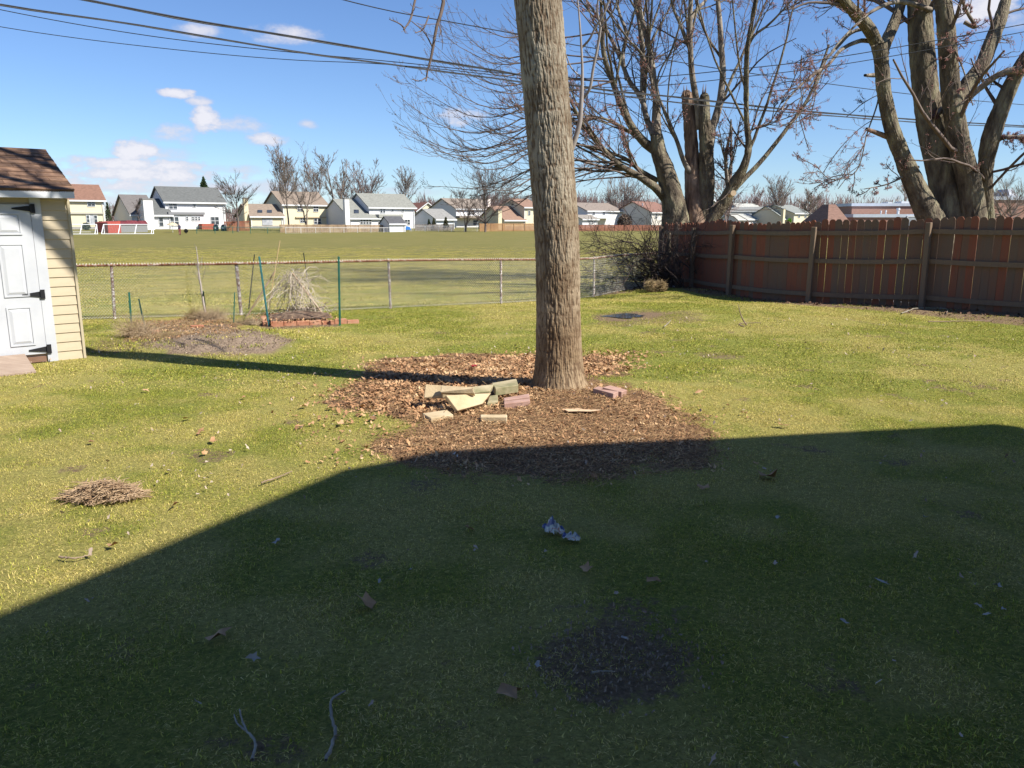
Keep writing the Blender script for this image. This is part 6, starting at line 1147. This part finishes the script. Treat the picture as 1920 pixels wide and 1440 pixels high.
# ---------------------------------------------------------------- garden beds
GRN = mat('green_stake', [(.015, .10, .075), (.03, .16, .12)], .5, 5); DKS = mat('dark_stake', [(.015, .02, .02)], .6); BAM = mat('bamboo', [(.5, .33, .16), (.62, .45, .25)], .6, 12); LATH = mat('old_lath', [(.3, .21, .14), (.45, .34, .24)], .9, 9)
ORB = mat('orange_brick', [(.32, .12, .065), (.42, .2, .12), (.45, .27, .18)], .9, 6, coord='World', bump=.003)
def stake(label, xb, yb, xt, yt, m, w=.014, tee=True, name='garden_stake', Y=None):
    b = gp(xb, yb); t = at(xt, yt, Y or b.y); o0 = b.copy(); v = t - b; mb = MB(); mb.bar((0, 0, -.1), v, w * 2, w * .8, up=(0, 1, 0)) if tee else mb.tube([(0, 0, -.08), v], [w, w * .8], 7)
    if tee:
        mb.bar(Vector((0, -.012, -.1)), v + Vector((0, -.012, 0)), w * .5, w * 1.6, up=(0, 1, 0))
        for k in range(int(v.length / .09)): q = v * (k * .09 / v.length); mb.box(q.x - w * .9, q.y - .034, q.z, q.x + w * .9, q.y - .02, q.z + .012)
    o = mb.build(name, m, None, label=label, cat='stake'); o.location = o0
stake('short green stake, leftmost of all beside the left garden bed', 246, 606, 242, 548, GRN); stake('short dark green leaning stake beside the leftmost one', 274, 618, 260, 560, mat('dark_green_stake', [(.02, .06, .05)], .5), .011)
stake('dark stake among the straw of the left garden bed', 387, 590, 381, 546, mat('dark_green_stake', [(.02, .06, .05)], .5), .012, True, Y=gp(387, 597).y); stake('thin faint green stake between the two garden beds', 437, 607, 440, 548, GRN, .008)
stake('tall black stake right of the rusty fence post', 465, 580, 477, 477, DKS, .012, False); stake('blue-green stake leaning in front of the vine heap', 505, 612, 486, 481, mat('blue_green_stake', [(.02, .10, .13), (.04, .2, .2)], .5), .014)
stake('tall black stake right of the vine heap', 584, 572, 569, 474, DKS, .012, False); stake('tall green stake at the right end of the brick bed', 637, 610, 635, 481, GRN, .016)
stake('tallest pale bamboo cane leaning to the right', 499, 594, 525, 451, BAM, .008, False, 'bamboo_cane'); stake('old grey lath leaning from lower left to the vine heap', 457, 594, 516, 508, LATH, .018, False, 'wooden_lath', gp(457, 594).y + .05); stake('old lath leaning down to the right of the vine heap', 615, 595, 548, 512, LATH, .017, False, 'wooden_lath', gp(615, 595).y - .15)
# brick edged bed
a, b = gp(508, 613), gp(630, 608); c2 = gp(660, 606); bd = empty('brick_bed', tuple(a), math.atan2(b.y - a.y, b.x - a.x), label='low orange brick border of the right garden bed', cat='garden bed'); Ln = (b - a).length
bm_ = MB().box(0, 0, -.02, .2, .095, .075).mesh('brick', bevel=.006); bm_.materials.append(ORB); k = 0; x = 0
while x < Ln + .3:
    o = bpy.data.objects.new('brick', bm_); link(o, bd); o.location = (x, random.uniform(-.01, .01), random.uniform(-.01, .012) - (.02 if x > Ln else 0)); o.rotation_euler = (random.gauss(0, .03), random.gauss(0, .02), random.gauss(0, .04)); x += .208
for i in range(5): o = bpy.data.objects.new('brick', bm_); link(o, bd); o.location = (-.02, .12 + i * .205, -.01); o.rotation_euler = (0, 0, R(90) + random.gauss(0, .04))
SOILM = mat('bed_soil', [(.035, .022, .015), (.12, .075, .05), (.24, .17, .11)], 1.0, 9, bump=.02, bscale=30)
n_ = 26; X, Y_ = np.meshgrid(np.linspace(.02, Ln - .02, n_), np.linspace(.1, 1.2, n_)); Z = .05 + .1 * np.exp(-((X - Ln * .5) / .5) ** 2 - ((Y_ - .6) / .45) ** 2) + .05 * fbm(X * 7, Y_ * 7, 4, 3); I = np.arange(n_ * n_).reshape(n_, n_); q = np.stack([I[:-1, :-1], I[:-1, 1:], I[1:, 1:], I[1:, :-1]], -1).reshape(-1, 4)
ob('soil', mesh_np('soil', np.stack([X, Y_, Z], -1).reshape(-1, 3), q, True), SOILM, bd, kind='stuff')
# dead vine tangle
VC = gp(552, 600) + Vector((0, .45, .05)); vn = empty('dead_vines', tuple(VC), label='heap of whitish dead vines hanging in the lath frame over the brick bed', cat='vine heap'); n_ = 52; K = 12; P0 = np.zeros((n_, K, 3)); a = RNG.random(n_) * 6.28; tp = np.stack([RNG.normal(size=n_) * .17, RNG.normal(size=n_) * .1, .62 + .22 * RNG.random(n_)], 1); P0[:, 0] = tp
d = np.stack([np.cos(a) * .6, np.sin(a) * .4, -.3 - .8 * RNG.random(n_)], 1)
for k in range(1, K): d = d + RNG.normal(size=(n_, 3)) * .33; d[:, 0] -= (P0[:, k - 1, 0]) * .25; d[:, 2] -= .12; P0[:, k] = P0[:, k - 1] + d / np.linalg.norm(d, axis=1, keepdims=True) * .075; P0[:, k, 2] = np.maximum(P0[:, k, 2], .02 + .05 * RNG.random(n_))
P1, R1 = grow(P0, np.full((n_, K), .005), 4, .1, 1, .9, .35, .7, 6, up=.05, wander=.6)
join_tubes('vines', [(P0, np.full((n_, K), .0048), 4), (P1, cl(R1, .003, .0035), 3)], mat('bleached_vine', [(.36, .29, .22), (.6, .52, .42)], .8, 9), vn, kind='stuff')
P0 = np.zeros((40, 8, 3)); P0[:, 0] = np.stack([.1 + .5 * (RNG.random(40) - .5), .3 * (RNG.random(40) - .5), .03 + .1 * RNG.random(40)], 1); d = np.stack([RNG.normal(size=40), RNG.normal(size=40) * .4, RNG.normal(size=40) * .1], 1)
for k in range(1, 8): d = d + RNG.normal(size=(40, 3)) * .25; P0[:, k] = P0[:, k - 1] + d / np.linalg.norm(d, axis=1, keepdims=True) * .06; P0[:, k, 2] = np.clip(P0[:, k, 2], .01, .2)
join_tubes('brush', [(P0, np.full((40, 8), .006), 4)], mat('grey_brush', [(.25, .19, .15), (.42, .35, .28)], .9, 9), vn, kind='stuff')
straws('bed_straw', 'dry stalks and crumbs lying over the left garden bed', in_poly(GBED, 1500, .15), .07, .002, STR); scatter_leaves('bed_litter', 'dry leaf crumbs over the two garden beds', np.concatenate([in_poly(GBED, 1200, .15), in_poly(GBED2, 700, .15) + np.array([0, 0, .08])]), .013, LEAFM, SHP, None, .7)
# left bed: low soil, pieces of brick, straw clumps, weeds, dead sapling
a = gp(290, 624); lb = empty('old_garden_bed', tuple(a), label='sunken left garden bed with dry weeds and a few orange bricks', cat='garden bed'); n_ = 30; X, Y_ = np.meshgrid(np.linspace(-.25, 1.35, n_), np.linspace(0, 1.3, n_)); Z = -.02 + .1 * fbm(X * 4, Y_ * 4, 14, 4) * np.clip(4 * np.minimum(np.minimum(X + .25, 1.35 - X) / 1.6, np.minimum(Y_, 1.3 - Y_) / 1.3), 0, 1); I = np.arange(n_ * n_).reshape(n_, n_); q = np.stack([I[:-1, :-1], I[:-1, 1:], I[1:, 1:], I[1:, :-1]], -1).reshape(-1, 4)
ob('soil', mesh_np('soil', np.stack([X, Y_, Z - .03], -1).reshape(-1, 3), q, True), SOILM, lb, kind='stuff')
for (px, py) in ((294, 626), (368, 616)): p = gp(px, py); o = bpy.data.objects.new('brick', bm_); link(o, lb); o.location = p - a + Vector((-.1, 0, -.005)); o.rotation_euler = (0, 0, random.gauss(.1, .1)); o.scale = (.55, 1, .8) if px == 294 else (1, 1, .7)
def weeds(name, label, px, py, w, hh_, n_, m, tall=1.0, cat='weeds'):
    p = gp(px, py); P0 = np.zeros((n_, 6, 3)); P0[:, 0, 0] = RNG.normal(size=n_) * w * .35; P0[:, 0, 1] = RNG.normal(size=n_) * w * .2; d = np.stack([RNG.normal(size=n_) * .55, RNG.normal(size=n_) * .4, tall + 0 * P0[:, 0, 0]], 1); L_ = hh_ * (.3 + .9 * RNG.random(n_))
    for k in range(1, 6): d = d + RNG.normal(size=(n_, 3)) * .25 - np.array([0, 0, .12]); P0[:, k] = P0[:, k - 1] + d / np.linalg.norm(d, axis=1, keepdims=True) * (L_ / 5)[:, None]; P0[:, k, 2] = np.maximum(P0[:, k, 2], .01)
    r_ = empty(name, tuple(p), label=label, cat=cat); join_tubes('stalks', [(P0, np.linspace(.0028, .0014, 6)[None].repeat(n_, 0), 3)], m, r_, kind='stuff')
DW = mat('dry_weed', [(.32, .22, .13), (.55, .43, .29)], .9, 6)
weeds('dry_weeds', 'upright dry weed clump between the two left stakes', 258, 632, .32, .38, 420, DW); weeds('dry_weeds', 'tan straw fan left of the dark stake in the left bed', 367, 598, .22, .22, 380, mat('tan_straw', [(.22, .15, .08), (.44, .33, .17)], .8, 9)); weeds('dry_weeds', 'greyish weed clump right of the dark stake in the left bed', 400, 600, .36, .27, 480, DW); weeds('dry_weeds', 'low dry weeds at the left foot of the vine heap', 470, 608, .36, .2, 420, DW, .7); weeds('dry_weeds', 'low straw between the left bed and the soil mound', 325, 632, .6, .13, 420, mat('tan_straw', [(.22, .15, .08), (.44, .33, .17)], .8, 9), .6)
b = gp(384, 596); sapl = empty('dead_sapling', tuple(b), label='thin grey dead sapling rising from the left garden bed', cat='sapling'); pts = [tuple(at(x, y, b.y) - b) for (x, y) in ((386, 596), (378, 545), (372, 505), (370, 480), (368, 462))]; P, Rr = resample(pts, [.022, .019, .015, .009, .004], 14, .1); cyl_part('stem', P, Rr, mat('grey_sapling', [(.25, .21, .18), (.42, .37, .33)], .9, 9), sapl, 8)
P1, R1 = grow(P[None], Rr[None], 12, .35, 1, .5, .32, .5, 6, up=.3); join_tubes('twigs', [(P1, cl(R1, .003, .005), 3)], mat('grey_sapling', [(.25, .21, .18)]), sapl, kind='stuff')
# crumbs, sparse weeds and ragged turf edge on the bare patches of the shaded lawn
scatter_leaves('soil_clods', 'crumbled dark soil on the bare patch in the shaded lawn', in_poly(BARE, 900, .3), .006, mat('dark_clod', [(.12, .085, .06), (.33, .25, .18)], 1.0, 30, coord='World'), SHP, None, .9)
pb_ = in_poly(BED, 700, .5); scatter_leaves('leaf_scraps', 'brown leaves blown into the turf round the bed', np.concatenate([pb_, in_poly(gpoly([(560, 760), (620, 700), (700, 690), (780, 800), (700, 880), (620, 860), (540, 800)]), 420, .5)]), .017, LEAFM, SHP, None, .5)
